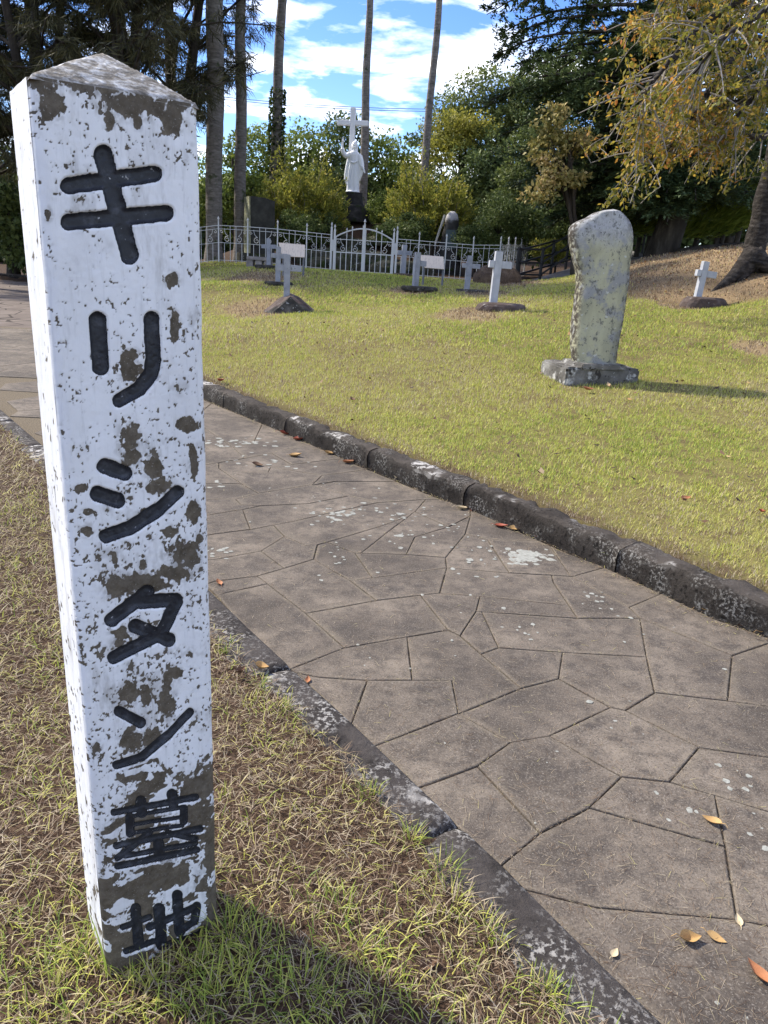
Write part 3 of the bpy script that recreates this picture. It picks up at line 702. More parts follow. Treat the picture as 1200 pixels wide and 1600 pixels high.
    s = rs.uniform(2, 16, 2600); P = resample(RK, s); T = resample(RK, s+.05)-resample(RK, s-.05); T /= np.linalg.norm(T, axis=1)[:, None]
    N = np.stack([-T[:, 1], T[:, 0]], 1); off = np.abs(rs.normal(0, .035, len(s)))+.004
    Q = np.c_[P+N*off[:, None], np.full(len(s), .004)]; n = len(s)
    parts.append(blades(Q, rs.uniform(.01, .04, n), rs.uniform(1.1, 1.52, n), rs.uniform(0, 6.28, n), np.full(n, .002), np.clip(rs.normal(.08, .1, n), -.2, .22), 2, .05))
    grass_obj('dry_clippings', parts, 'dry grass clippings blown over the flagged path')
    parts.clear()
    p = G(958, 889)
    for q, k, L in ((G(957, 884), 8, .15), (G(925, 872), 4, .07), (G(850, 838), 5, .12), (G(955, 880), 4, .17)): 
        n = k; az = rs.uniform(0, 6.28, n)
        parts.append(blades(np.c_[q[0]+rs.normal(0, .012, n), q[1]+rs.normal(0, .012, n), np.zeros(n)], L*rs.uniform(.5, 1, n), rs.uniform(.05, .35, n), az, np.full(n, .006), rs.uniform(.5, .9, n), 4, .8))
    o = grass_obj('kerb_weed', parts, 'thin green weeds growing out of the foot of the right kerb')
verge_grass()
# ------------------------------------------------------------------ marker post with carved lettering
PB = np.array([-.4962, 1.1098, 0.0]); PW = .236; PA = .6106; PH = 1.614; PD = .155; PCAP = .062; PLEAN = np.array([-.0072, -.0031, 0])
pe = np.array([math.cos(PA), math.sin(PA), 0]); pn = np.array([-math.sin(PA), math.cos(PA), 0])
STROKES = [
 [((108, 290), (241, 272), 14), ((109, 347), (258, 333), 14), ((161, 240), (203, 399), 15)],
 [((153, 500), (158, 574), 14), ((237, 499), (240, 562), 13), ((240, 562), (236, 585), 13), ((236, 585), (219, 607), 12.5), ((219, 607), (187, 626), 12)],
 [((164, 729), (195, 740), 13), ((153, 772), (184, 782), 13), ((166, 838), (203, 826), 12), ((203, 826), (247, 797), 12), ((247, 797), (278, 769), 11)],
 [((231, 926), (175, 969), 12), ((219, 941), (275, 938), 12), ((276, 941), (252, 991), 11), ((252, 991), (178, 1028), 11), ((212, 979), (264, 1000), 12)],
 [((187, 1112), (220, 1130), 9.5), ((182, 1196), (222, 1183), 7.5), ((222, 1183), (264, 1148), 8), ((264, 1148), (297, 1113), 7.5)],
 [((178, 1270), (306, 1246), 5.5), ((220, 1252), (222, 1270), 8), ((269, 1241), (271, 1256), 8), ((203, 1278), (204, 1302), 7), ((288, 1264), (287, 1283), 6.5), ((204, 1276), (288, 1261), 4), ((208, 1289), (285, 1277), 3.8), ((208, 1302), (285, 1290), 3.8),
  ((182, 1322), (313, 1295), 5.5), ((234, 1302), (184, 1341), 5.5), ((262, 1302), (306, 1311), 5), ((196, 1338), (306, 1318), 4.5), ((248, 1318), (250, 1338), 8), ((184, 1354), (308, 1328), 5.5)],
 [((192, 1449), (234, 1434), 5), ((212, 1420), (217, 1474), 8), ((197, 1487), (240, 1471), 5), ((234, 1449), (308, 1417), 6), ((249, 1420), (253, 1477), 8.5), ((253, 1480), (312, 1462), 6), ((312, 1462), (320, 1453), 6), ((277, 1399), (281, 1456), 8), ((308, 1416), (304, 1440), 6.5), ((304, 1440), (286, 1453), 5.5)]]
PEEL = [(81, 163, 19, 26), (205, 165, 48, 22), (272, 188, 18, 22), (282, 166, 22, 14), (172, 188, 10, 16), (215, 190, 8, 14), (76, 335, 6, 12), (269, 438, 13, 13), (272, 507, 7, 24), (203, 578, 17, 20), (205, 555, 14, 12), (200, 685, 17, 28), (205, 712, 16, 14), (239, 729, 14, 24), (294, 663, 17, 11), (302, 719, 6, 26), (303, 800, 9, 18),
 (137, 800, 9, 6), (136, 829, 11, 10), (125, 763, 9, 7), (266, 829, 12, 9), (287, 866, 26, 19), (270, 895, 30, 14), (219, 910, 52, 15), (180, 915, 15, 20), (187, 988, 16, 12), (185, 1005, 10, 8), (312, 841, 6, 8), (250, 760, 22, 14), (230, 800, 12, 7), (223, 885, 7, 9), (178, 870, 5, 10), (201, 1082, 15, 17), (229, 1085, 8, 15), (259, 1096, 11, 24), (208, 1155, 21, 20), (236, 1155, 20, 16), (152, 1169, 8, 12), (275, 1050, 10, 12), (262, 1060, 8, 14), (192, 1215, 10, 8), (83, 690, 4, 8), (80, 575, 3, 5), (205, 1040, 6, 6)]
def mat_post():
    t = NT('flaking_white_paint')
    a = t.n('ShaderNodeAttribute'); a.attribute_name = 'mask'; sp = t.n('ShaderNodeSeparateColor'); t.l(a.outputs['Color'], sp.inputs[0])
    nf = t.noise(260, 4, .7); nm = t.noise(45, 5, .65)
    paint = t.ramp(t.noise(9, 5, .6, (1, 1, .25)), [(.3, (.70, .70, .70)), (.6, (.80, .80, .80)), (.8, (.84, .84, .83))])
    paint = t.mix(t.mr(t.noise(90, 4, .7, (1, 1, .12)), .52, .7, 0, .32), paint, (.48, .48, .47))
    paint = t.mix(t.math('MULTIPLY', t.mr(t.noise(16, 5, .7, (1, 1, .3)), .50, .66, 0, .55), t.mr(t.noise(3.2, 3), .42, .60)), paint, (.30, .28, .25))
    bare = t.ramp(nm, [(.3, (.055, .043, .028)), (.52, (.105, .084, .057)), (.75, (.19, .16, .12))])
    bare = t.mix(t.mr(nf, .55, .72, 0, .8), bare, (.035, .03, .024)); bare = t.mix(t.mr(t.noise(330, 2), .64, .72, 0, .7), bare, (.34, .33, .30))
    k = t.mr(t.math('ADD', sp.outputs[0], t.math('MULTIPLY', t.math('SUBTRACT', nf, .5), .28)), .44, .54)
    c = t.mix(k, bare, paint)
    c = t.mix(t.math('MULTIPLY', sp.outputs[2], .8), c, (.13, .11, .085))
    c = t.mix(t.mr(sp.outputs[1], .42, .58), c, (.016, .017, .021))
    return t.finish(c, .75, [(nm, .25, .002), (nf, .35, .0012)], .3)
M['post'] = mat_post()
def mat_ink():
    t = NT('black_letter_paint'); n = t.noise(40, 5, .65)
    c = t.ramp(n, [(.3, (.010, .011, .015)), (.55, (.022, .024, .031)), (.75, (.075, .080, .095))])
    c = t.mix(t.mr(t.noise(75, 4, .7), .66, .71), c, (.40, .40, .41))
    return t.finish(c, .5, [(t.noise(120, 4), .5, .002)], .4)
M['ink'] = mat_ink()
def build_post():
    root = empty('marker_post', PB, 'tall flaking white marker post with carved black lettering on the verge', 'marker post')
    nx, nz = 138, 900
    s = np.linspace(0, PW, nx); z = np.linspace(-.06, PH, nz); sg, zg = np.meshgrid(s, z)
    S = sg.ravel(); Z = zg.ravel(); P3 = PB+S[:, None]*pe+Z[:, None]*(np.array([0, 0, 1.])+PLEAN)
    u, v = proj(P3)
    sd = np.full(len(S), 1e3); cid = np.zeros(len(S), int)
    wob = (fbm(S*90, Z*90, s=5)-.5)*3.0
    for ci, ch in enumerate(STROKES):
        for (a, b, r) in ch:
            a = np.array(a, float); e = np.array(b, float)-a; q = np.stack([u, v], 1)-a
            t = np.clip((q@e)/(e@e), 0, 1); d = np.linalg.norm(q-t[:, None]*e, axis=1)-(r*(1.22 if ci > 4 else 1.06))+wob*(r/14)
            k = d < sd; sd[k] = d[k]; cid[k] = ci
    # flaking of the paint
    n1 = .62*fbm(S*60, Z*50, o=6, s=8)+.38*fbm(S*190, Z*120, o=3, s=88); n2 = fbm(S*150, Z*150, o=3, s=9); n3 = fbm(S*20, Z*20, o=4, s=10)
    peel = np.zeros(len(S))
    for (cx, cy, rx, ry) in PEEL:
        rr = np.sqrt(((u-cx)/rx)**2+((v-cy)/ry)**2); peel = np.maximum(peel, 1.25-rr*.75)
    xb = np.interp(v, [1150, 1195, 1230, 1265, 1300, 1350, 1420, 1530], [420, 190, 196, 190, 158, 166, 150, 158])
    yb = 1196+22*np.sin(u*.05)+0*v
    low = np.minimum((v-yb)/14, (u-xb)/9); peel = np.maximum(peel, np.clip(.55+.5*low, 0, 1.3))
    remn = sstep(.56, .64, fbm(S*26, Z*34, o=5, s=77)+.10*np.exp(-np.maximum(sd, 0)/12)); peel = np.where((low > .2), peel*(1-.9*remn), peel)
    topb = (140+.10*(u-60)-v)/10; peel = np.maximum(peel, np.clip(.30+.4*topb, 0, .75))
    grime = sstep(.50, .70, n3)
    pv = 1.04-peel + (n1-.5)*1.7*np.where(peel > .05, 1, .0) + 0.0
    speck = sstep(.60, .66, fbm(S*210, Z*170, o=3, s=9)-.09*(1-grime)+.05*np.clip(peel+.3, 0, 1)+.04*sstep(300, 1100, v))*sstep(.38, .52, fbm(S*30, Z*22, o=3, s=19)+.08*sstep(400, 1000, v))
    paint = np.clip(pv, 0, 1)*(1-.75*speck)
    gzv = np.gradient(sd.reshape(nz, nx), axis=0).ravel()
    lip = (sd > -4) & (sd < 2.6+6*(n1-.5)) & (gzv < -.25) & (fbm(S*22, Z*22, s=14) > .40); paint = np.where(lip & (sd > -1), np.maximum(paint, .95), paint)
    dirt = np.clip(.34*grime*sstep(.42, .62, n1)*sstep(60, 100, u-.09*(v-120)) + .5*speck + .45*sstep(.05, .75, peel+.9*(n1-.5))*sstep(.35, .6, n2), 0, 1)
    c = .017
    ed = np.where(S < c, c-np.sqrt(np.maximum(c*c-(c-S)**2, 0)), np.where(S > PW-c, c-np.sqrt(np.maximum(c*c-(S-PW+c)**2, 0)), 0))
    depth = .0085*np.clip(-sd/7, 0, 1)**.6*np.clip(1-.45*sstep(1000, 1250, v), .5, 1)
    relief = -.0009*sstep(.45, .55, paint)+.0016*(fbm(S*28, Z*28, s=33)-.5)+.0008*(n2-.5)
    wear = .010*(np.exp(-((S)/.012)**2)+np.exp(-((PW-S)/.012)**2))*(fbm(Z*12, S*12+7, s=61)-.35)
    N = ed+depth+relief+np.clip(wear, 0, .01)
    loc = S[:, None]*pe+N[:, None]*pn+Z[:, None]*(np.array([0, 0, 1.])+PLEAN)
    i = np.arange(nz-1)[:, None]*nx+np.arange(nx-1)[None, :]
    F = np.stack([i, i+1, i+nx+1, i+nx], -1).reshape(-1, 4)
    fs = sd[F].mean(1); fc = cid[F[:, 0]]
    isink = fs < -2.8
    # the other three sides of the shaft
    V = [loc]; Fs = [F[~isink]]; C = [np.stack([paint, np.clip((-sd-.4)/1.6, 0, 1), dirt], 1)]; off = len(loc)
    def side(p0, p1, nrm, ny, nzz, seed, amp):
        nonlocal off
        a = np.linspace(0, 1, ny); zz = np.linspace(-.06, PH, nzz); ag, zg2 = np.meshgrid(a, zz); A = ag.ravel(); ZZ = zg2.ravel()
        Q = p0+(p1-p0)*A[:, None]+ZZ[:, None]*(np.array([0, 0, 1.])+PLEAN)
        ln = np.linalg.norm(p1-p0)
        d = amp*(fbm(A*ln*60, ZZ*14, s=seed)-.5)+amp*.5*(fbm(A*ln*150, ZZ*60, s=seed+3)-.5)
        e2 = np.minimum(A, 1-A); d = d*(e2 > 1e-4)
        Q = Q+nrm*d[:, None]
        j = np.arange(nzz-1)[:, None]*ny+np.arange(ny-1)[None, :]
        V.append(Q); Fs.append(np.stack([j, j+1, j+ny+1, j+ny], -1).reshape(-1, 4)+off); off += len(Q)
        sp = sstep(.70, .75, fbm(A*ln*90, ZZ*60, s=seed+5)+.06*(1-ZZ/PH))
        pa = np.clip(1.2-.25*(1-ZZ/PH)-.8*sp-.55*(1-sstep(-.05, .22, ZZ+.5*(fbm(A*5, ZZ*30, s=3)-.5))), 0, 1)
        C.append(np.stack([pa, pa*0, sp*.4], 1))
    bl = np.zeros(3)
    side(bl+pn*PD, bl+pn*c, -pe, 24, 420, 71, .0022)           # left face
    side(bl+pe*PW+pn*c, bl+pe*PW+pn*PD, pe, 12, 120, 81, .003)  # right face
    side(bl+pe*PW+pn*PD, bl+pn*PD, pn, 8, 60, 91, .003)         # back
    me = mesh('shaft', np.vstack(V), np.vstack(Fs), M['post'], True); colattr(me, 'mask', np.vstack(C))
    obj('shaft', me, root)
    for ci in range(len(STROKES)):
        f = F[isink & (fc == ci)]; ids, inv = np.unique(f, return_inverse=True)
        obj('carved_character', mesh('carved_character', loc[ids]+pn*.0002, inv.reshape(f.shape), M['ink'], True), root)
    # four-sided pyramid cap, rounded at the eaves
    t = NT('weathered_cap'); nm = t.noise(50, 5, .7, (1, 1, 2.2))
    cc = t.ramp(nm, [(.3, (.085, .072, .055)), (.47, (.22, .195, .16)), (.58, (.46, .44, .41)), (.70, (.74, .74, .72))])
    a = t.n('ShaderNodeAttribute'); a.attribute_name = 'mask'; sp = t.n('ShaderNodeSeparateColor'); t.l(a.outputs['Color'], sp.inputs[0])
    cc = t.mix(t.mr(t.math('ADD', sp.outputs[0], t.math('MULTIPLY', t.math('SUBTRACT', t.noise(120, 4, .7), .5), .6)), .45, .6), cc, (.78, .78, .78))
    mc = t.finish(cc, .85, [(nm, .7, .006), (t.noise(200, 3), .4, .002)], .2)
    n = 40; V = []; Cm = []
    for j in range(n+1):
        for i2 in range(n+1):
            a, b = i2/n, j/n; h = 2*min(a, 1-a, b, 1-b)
            hz = PCAP*(h**.92) + .004*(fbm(np.array([a*14]), np.array([b*14]), s=4)[0]-.5) - .004*(h < .01)
            p = pe*(a*PW)+pn*(b*PD)
            V.append(p+np.array([0, 0, PH-.0015+hz])+PLEAN*PH)
            lf = a/(b+1e-6) < 1 and a < .5 and a <= 1-b
            Cm.append((.9 if lf and a < b else .25 if h > .05 else .0, 0, 0))
    V = np.array(V); i = np.arange(n)[:, None]*(n+1)+np.arange(n)[None, :]
    F = np.stack([i, i+1, i+n+2, i+n+1], -1).reshape(-1, 4)
    me = mesh('cap', V, F, mc, True); colattr(me, 'mask', np.array(Cm)); obj('cap', me, root)
build_post()
# ------------------------------------------------------------------ grave crosses, stele, boards
M['cross'] = (lambda t: t.finish(t.mix(t.mr(t.noise(26, 5, .65), .60, .70, 0, .8), t.ramp(t.noise(7, 5), [(.3, (.22, .23, .26)), (.7, (.32, .33, .36))]), (.08, .08, .08)), .8, [(t.noise(60, 4), .3, .004)], .25))(NT('cross_paint'))
M['cross_new'] = (lambda t: t.finish(t.ramp(t.noise(7, 5), [(.3, (.34, .35, .38)), (.7, (.45, .46, .49))]), .75, [(t.noise(60, 4), .3, .004)], .25))(NT('cross_paint_clean'))
M['rock_dark'] = rocky('dark_mossy_rock', [(.3, (.02, .019, .016)), (.55, (.06, .055, .048)), (.75, (.14, .13, .115))], 5, [((.30, .29, .27), 16, .60, .68)], .95, .8, 18, .03)
M['rock_brown'] = rocky('brown_slab_rock', [(.3, (.05, .036, .032)), (.55, (.10, .075, .066)), (.75, (.17, .14, .125))], 6, [((.32, .31, .28), 14, .62, .70)], .95, .8, 22, .02)
M['rock_moss'] = rocky('mossy_garden_rock', [(.3, (.028, .03, .018)), (.55, (.075, .072, .05)), (.75, (.17, .16, .135))], 3, [((.035, .05, .012), 2.5, .52, .62), ((.34, .34, .32), 9, .62, .70)], .95, .8, 12, .04)  # dark rockery stone in its own colour, with moss-green and pale patches
def rock(parent, name, size, seed, m, sub=3, amp=.28, flat=0.0):
    bm = bmesh.new(); bmesh.ops.create_icosphere(bm, subdivisions=sub, radius=1.0)
    C = np.array([v.co[:] for v in bm.verts]); 
    d = 1+amp*2*(fbm(C[:, 0]*1.3+seed*7.1, C[:, 1]*1.3, C[:, 2]*1.3, 3, seed)-.5)+amp*.7*(fbm(C[:, 0]*4+seed, C[:, 1]*4, C[:, 2]*4, 2, seed+5)-.5)
    C = C*d[:, None]; C = np.sign(C)*np.abs(C)**.82
    C[:, 2] = np.maximum(C[:, 2], -.35)
    if flat: C[:, 2] = np.minimum(C[:, 2], flat+.10*(C[:, 2]-flat))
    for v, c in zip(bm.verts, C*np.asarray(size)): v.co = c
    return obj(name, bm_mesh(name, bm, m, False), parent)
def bevel_box(parts, m, name, bev=.008):
    """union-free list of boxes (c,h) as one bevelled mesh"""
    bm = bmesh.new()
    for c, h in parts:
        g = bmesh.ops.create_cube(bm, size=1.0)
        for v in g['verts']: v.co = Vector((c[0]+v.co.x*2*h[0], c[1]+v.co.y*2*h[1], c[2]+v.co.z*2*h[2]))
    bmesh.ops.bevel(bm, geom=bm.edges[:], offset=bev, segments=2, affect='EDGES')
    return bm_mesh(name, bm, m)
def cross(u, vb, vt, ul, ur, va, sw, Y, rz, lean, label, mat, base):
    """shaft base/top pixel rows, arm end columns, arm row, shaft width px, distance"""
    b = W(u, vb, Y); k = np.linalg.norm(W(u+10, vb, Y)-b)/10
    gzv = gz(b[0], b[1])
    H = (vb-vt)*k*1.0; aw = (ur-ul)*k/math.cos(rz); ac = ((ul+ur)/2-u)*k; az = (vb-va)*k; w = sw*k*.46; th = w*.72
    root = empty('grave_cross', (b[0], b[1], gzv), label, 'grave cross', 'white grave crosses on the lawn', rz)
    z0 = b[2]-gzv
    sh = put('shaft', bevel_box([((0, 0, (H+.12)/2), (w, th, (H+.12)/2))], mat, 'shaft', .006), root, (0, 0, z0-.12), (lean[0], lean[1], 0))
    p = Vector((math.sin(lean[1])*(az+.12), -math.sin(lean[0])*(az+.12), math.cos(lean[1])*(az+.12)))
    for c_, h_ in ((-aw/4-w/2+ac/2, aw/4-w/2-ac/2), (aw/4+w/2+ac/2, aw/4-w/2+ac/2)):
        if h_ > .01: put('arm', bevel_box([((c_, 0, 0), (h_-.001, th*.94, w*.92))], mat, 'arm', .006), root, (p.x, p.y, p.z+z0-.12), (lean[0], lean[1], 0))
    kind, bw, bd, bh, ox, m, seed = base
    if kind == 'slab':
        o = rock(root, 'base_stone', (bw/2, bd/2, bh), seed, m, 3, .16, .55); o.location = (ox, -.02, z0-bh*.42)
    elif kind == 'round':
        o = rock(root, 'base_stone', (bw/2, bd/2, bh), seed, m, 3, .14, .7); o.location = (ox, -.05, z0-bh*(.6 if bh < .2 else .28))
    else:
        bm = bmesh.new()
        for p in ((-.52, -.10, 0), (-.30, -.42, 0), (.50, -.45, 0), (.60, -.05, 0), (.42, .45, 0), (-.4, .4, 0), (.02, -.30, .30), (.0, .1, .36), (.18, -.12, .30), (-.2, .05, .26), (.40, .0, .12), (-.34, -.30, .07), (.46, -.40, .06)): bm.verts.new(p)
        bmesh.ops.convex_hull(bm, input=bm.verts[:]); bmesh.ops.subdivide_edges(bm, edges=bm.edges[:], cuts=3, use_grid_fill=True)
        for v in bm.verts:
            c = np.array(v.co[:])*9; d = .035*(fbm(c[:1], c[1:2], c[2:3], 3, 4)[0]-.5); v.co = v.co*(1+d)+Vector((0, 0, d))
        for f in bm.faces: f.material_index = 1 if f.normal.y < -.45 else 0
        bm.normal_update()
        for f in bm.faces: f.material_index = 1 if (f.normal.y < -.35 and f.normal.z < .75) else 0
        me = bm_mesh('base_stone', bm, M['rock_brown']); me.materials.append(M['rock_dark'])
        o = obj('base_stone', me, root); o.location = (.06, 0, z0-.34); o.scale = (.95, .9, 1.0); o.rotation_euler = (0, 0, -rz*.5)
    ROCKS.append((b[0], b[1], .3)); return root
RD, RB = M['rock_dark'], M['rock_brown']
cross(448, 459, 401, 430, 470, 421, 10.5, 13.5, .16, (0, 0), 'painted cross on a pointed dark rock, nearest on the left', M['cross'], ('peak', 0, 0, 0, 0, RD, 1))
cross(434, 441, 389, 424, 448, 402, 8.5, 16.5, .12, (0, .01), 'weathered cross half hidden behind the left information board', M['cross'], ('slab', .62, .5, .09, .02, RD, 2))
cross(420, 415, 375, 409, 432, 387, 7, 20.5, .14, (0, -.02), 'leftmost grave cross, standing before the low stone bench', M['cross'], ('slab', .75, .5, .10, .02, RD, 3))
cross(629.5, 428, 385, 618.5, 641, 397, 8, 21, .2, (0, 0), 'farthest cross, just right of the iron gate', M['cross'], ('slab', .5, .45, .10, .0, RB, 4))
cross(648.5, 448, 397, 645, 663, 413, 9.5, 16, .55, (0, .015), 'turned cross in front of the right information board', M['cross'], ('slab', .80, .6, .10, .10, RD, 5))
cross(729, 453, 402, 718, 746, 417, 8.5, 16.5, .15, (0, .02), 'cross on a flat dark slab before the brown earth mound', M['cross'], ('slab', .74, .6, .10, .12, RD, 6))
cross(770, 474, 397, 756.5, 792, 416, 12.5, 13, .2, (0, .02), 'tallest pale cross on a rounded brown stone left of the stele', M['cross_new'], ('round', .85, .6, .16, .15, RB, 7))
cross(1087, 474, 411, 1075, 1110, 429, 11.5, 13.5, .30, (0, .06), 'clean white cross on a lichened rock at the foot of the right bank', M['cross_new'], ('round', .84, .55, .26, .14, RB, 9))

def mat_stele():
    t = NT('lichened_standing_stone')
    n1 = t.noise(3.2, 6, .65, (1, 1, .45)); n2 = t.noise(17, 6, .7, (1, 1, .6)); n3 = t.noise(80, 4, .7)
    c = t.ramp(n1, [(.3, (.17, .165, .135)), (.45, (.31, .30, .21)), (.60, (.41, .39, .26)), (.72, (.31, .305, .25))])
    c = t.mix(t.mr(t.noise(4.5, 5, .7), .48, .60, 0, .9), c, (.25, .25, .25))
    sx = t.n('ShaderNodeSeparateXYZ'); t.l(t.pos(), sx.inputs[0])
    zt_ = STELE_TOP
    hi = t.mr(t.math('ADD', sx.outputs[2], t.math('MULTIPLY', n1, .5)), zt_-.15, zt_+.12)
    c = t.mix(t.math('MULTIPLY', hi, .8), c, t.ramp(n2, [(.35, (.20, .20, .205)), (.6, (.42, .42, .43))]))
    c = t.mix(t.mr(n2, .56, .63, 0, .8), c, (.10, .098, .088)); c = t.mix(t.mr(t.noise(30, 5, .7), .59, .65, 0, .8), c, (.05, .046, .04))
    c = t.mix(t.mr(t.noise(11, 3), .66, .70, 0, .7), c, (.50, .50, .46))
    a = t.attr('edge'); c = t.mix(t.math('MULTIPLY', a, t.mr(t.noise(20, 5, .7), .40, .55)), c, (.055, .045, .036))
    return t.finish(c, .92, [(n2, .3, .005), (n3, .5, .003)], .2)
def stele():
    Y = 8.05; b = W(928, 567, Y); g0 = gz(b[0], b[1])
    Lf = [(894, 567), (892, 534), (894, 504), (900, 468), (903, 444), (900, 414), (894, 384), (893, 363), (896, 353), (904, 346), (918, 340), (932, 332), (945, 328)]
    Rt = [(960, 567), (964, 540), (972, 504), (976, 480), (981, 444), (982, 420), (987, 384), (988, 362), (987, 354), (984, 346), (977, 337), (970, 330), (962, 326)]
    global STELE_TOP
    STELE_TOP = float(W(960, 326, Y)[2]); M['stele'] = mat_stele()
    root = empty('standing_stone', (b[0], b[1], g0), 'tall yellow-lichened standing stone on a square plinth', 'stele')
    n = 60; NL = 90; V = []; E = []
    L3 = smooth_path([W(u, v, Y) for u, v in Lf], NL); R3 = smooth_path([W(u, v, Y) for u, v in Rt], NL)
    for i in range(NL):
        l, r = L3[i], R3[i]; c = (l+r)/2; hw = np.linalg.norm(r-l)/2; f = i/(NL-1)
        dp = .17*(1-.10*f)*min(1, (1-f)*9+.35)
        ax = (r-l)/(2*hw)
        for k in range(n):
            a = 2*math.pi*k/n; ca, sa = math.cos(a), math.sin(a); p = 3.4
            x = np.sign(ca)*abs(ca)**(2/p); y = np.sign(sa)*abs(sa)**(2/p)
            V.append(c+ax*hw*x+np.array([0, 1, 0])*(dp*y+.10*f)); E.append(sstep(.72, .98, abs(x)))
    V = np.array(V); cen = V.reshape(NL, n, 3).mean(1).repeat(n, 0)
    d = .034*(fbm(V[:, 0]*4, V[:, 1]*4, V[:, 2]*4, 2, 2)-.5)+.006*(fbm(V[:, 0]*11, V[:, 1]*11, V[:, 2]*11, 2, 7)-.5)
    nv = V-cen; nv[:, 2] = 0; nv /= np.linalg.norm(nv, axis=1)[:, None]+1e-6
    V = V+nv*d[:, None]-root.location
    F = [[i*n+k, i*n+(k+1) % n, (i+1)*n+(k+1) % n, (i+1)*n+k] for i in range(NL-1) for k in range(n)]
    F.append([(NL-1)*n+k for k in range(n)])
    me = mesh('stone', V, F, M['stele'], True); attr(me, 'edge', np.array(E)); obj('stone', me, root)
    # plinth
    kk = np.linalg.norm(W(940, 590, 8)-W(930, 590, 8))/10
    fl = on_ground(882, 603); fr = on_ground(998, 598); e = (fr-fl)[:2]; w = np.linalg.norm(e); an = math.atan2(e[1], e[0])
    m = rocky('plinth_stone', [(.3, (.06, .056, .048)), (.55, (.15, .14, .125)), (.75, (.30, .29, .265))], 5, [((.42, .41, .38), 9, .56, .66), ((.04, .035, .03), 14, .58, .66)], .95, .7, 25, .015)
    bm = bmesh.new(); bmesh.ops.create_cube(bm, size=1.0)
    for v in bm.verts: v.co = Vector((v.co.x*w, v.co.y*.62, v.co.z*.24))
    bmesh.ops.bevel(bm, geom=bm.edges[:], offset=.02, segments=2, affect='EDGES'); bmesh.ops.subdivide_edges(bm, edges=[x for x in bm.edges if x.calc_length() > .1], cuts=6, use_grid_fill=True)
    for v in bm.verts:
        c = np.array(v.co[:]); d = .03*(fbm(c[:1]*7, c[1:2]*7, c[2:3]*7, 3, 3)[0]-.5); v.co += Vector((d, d*.6, d*.8))
    o = obj('plinth', bm_mesh('plinth', bm, m), root)
    ctr = np.array([(fl[0]+fr[0])/2, (fl[1]+fr[1])/2]) + np.array([-math.sin(an), math.cos(an)])*.31
    o.location = (ctr[0]-b[0], ctr[1]-b[1], .045); o.rotation_euler = (0, 0, an)
    # thin step stone under the stele
    o2 = put('socket_stone', bevel_box([((0, 0, 0), (w*.30, .24, .03))], m, 'socket_stone', .012), root, (.0, .0, .175), (0, 0, an))
stele()

M['board'] = (lambda t: t.finish(t.mix(t.math('MULTIPLY', t.mr(t.noise(60, 2, .5, (1, .05, .12)), .50, .60, 0, .5), t.mr(t.noise(40, 2), .35, .6)), (.66, .56, .46), (.36, .29, .25)), .6, [], .3))(NT('information_board_face'))
M['iron_grey'] = plain('grey_post_paint', (.16, .165, .18), .6)
def board(c4, Y, label):
    """c4: pixel corners TL, TR, BR, BL of the sloping face"""
    P = [W(u, v, Y+dy) for (u, v), dy in zip(c4, (.12, .12, 0, 0))]; c = sum(P)/4; g = gz(c[0], c[1])
    root = empty('information_board', (c[0], c[1], g), label, 'sign', 'information boards by the crosses')
    P = [p-np.array(root.location) for p in P]; nrm = np.cross(P[1]-P[0], P[3]-P[0]); nrm /= np.linalg.norm(nrm)
    if nrm[1] > 0: nrm = -nrm
    V = [p for p in P]+[p-nrm*.03 for p in P]
    obj('panel', mesh('panel', V, [[0, 1, 2, 3], [7, 6, 5, 4], [0, 4, 5, 1], [1, 5, 6, 2], [2, 6, 7, 3], [3, 7, 4, 0]], M['board']), root)
    # printed block of vertical lines
    ex = P[1]-P[0]; ey = P[3]-P[0]
    for t in (.12, .88):
        a = P[0]+ex*t+ey*.5-nrm*.032; mb = MB(); mb.tube([a-nrm*.0, np.array([a[0], a[1]+.02, -.15])], [.024, .024], 6); obj('leg', mb.mesh('leg', M['iron_grey']), root)
board([(435, 379), (476.5, 382.5), (476, 402), (441, 400)], 18.5, 'cream information board at the left between two crosses')
board([(653.5, 398), (693, 401), (694, 420.5), (664, 418)], 17.6, 'cream information board at the right behind a turned cross')

# ------------------------------------------------------------------ iron fence and gate
M['white_iron'] = (lambda t: t.finish(t.mix(t.mr(t.noise(30, 4, .7), .62, .70, 0, .7), (.60, .60, .59), (.18, .15, .12)), .6, [], .4))(NT('white_painted_iron'))
UB = mesh('bar', *(lambda mb: (mb.V, mb.F))(MB().box((0, 0, .5), (.5, .5, .5))), M['white_iron'])
def finial_mesh():
    mb = MB(); mb.tube([(0, 0, 0), (0, 0, .02), (0, 0, .035), (0, 0, .075), (0, 0, .15)], [.012, .022, .014, .034, .001], 6); return mb.mesh('finial', M['white_iron'])
FIN = finial_mesh()
def scroll_mesh():
    mb = MB(); P = []
    for i in range(15):                       # spiral
        a = i/14*math.pi*2.4; r = .030+.075*i/14; P.append((-.0+r*math.cos(a+.6), 0, .105+r*math.sin(a+.6)))
    mb.tube(P, [.0085]*15, 4)
    mb.tube(smooth_path([P[-1], (P[-1][0]+.10, 0, P[-1][2]+.10), (P[-1][0]+.13, 0, P[-1][2]+.24)], 7), [.0085]*7, 4)
    return mb.mesh('scroll', M['white_iron'])
SCR = scroll_mesh()
def curl_mesh():
    mb = MB(); P = []
    for i in range(11):
        a = i/10*math.pi*2.0; r = .018+.028*i/10; P.append((r*math.cos(a), 0, r*math.sin(a)))
    mb.tube(P, [.007]*11, 4); return mb.mesh('curl', M['white_iron'])
CURL = curl_mesh()
def bar(parent, name, a, h, t): return put(name, UB, parent, a, (0, 0, 0), (t, t, h))
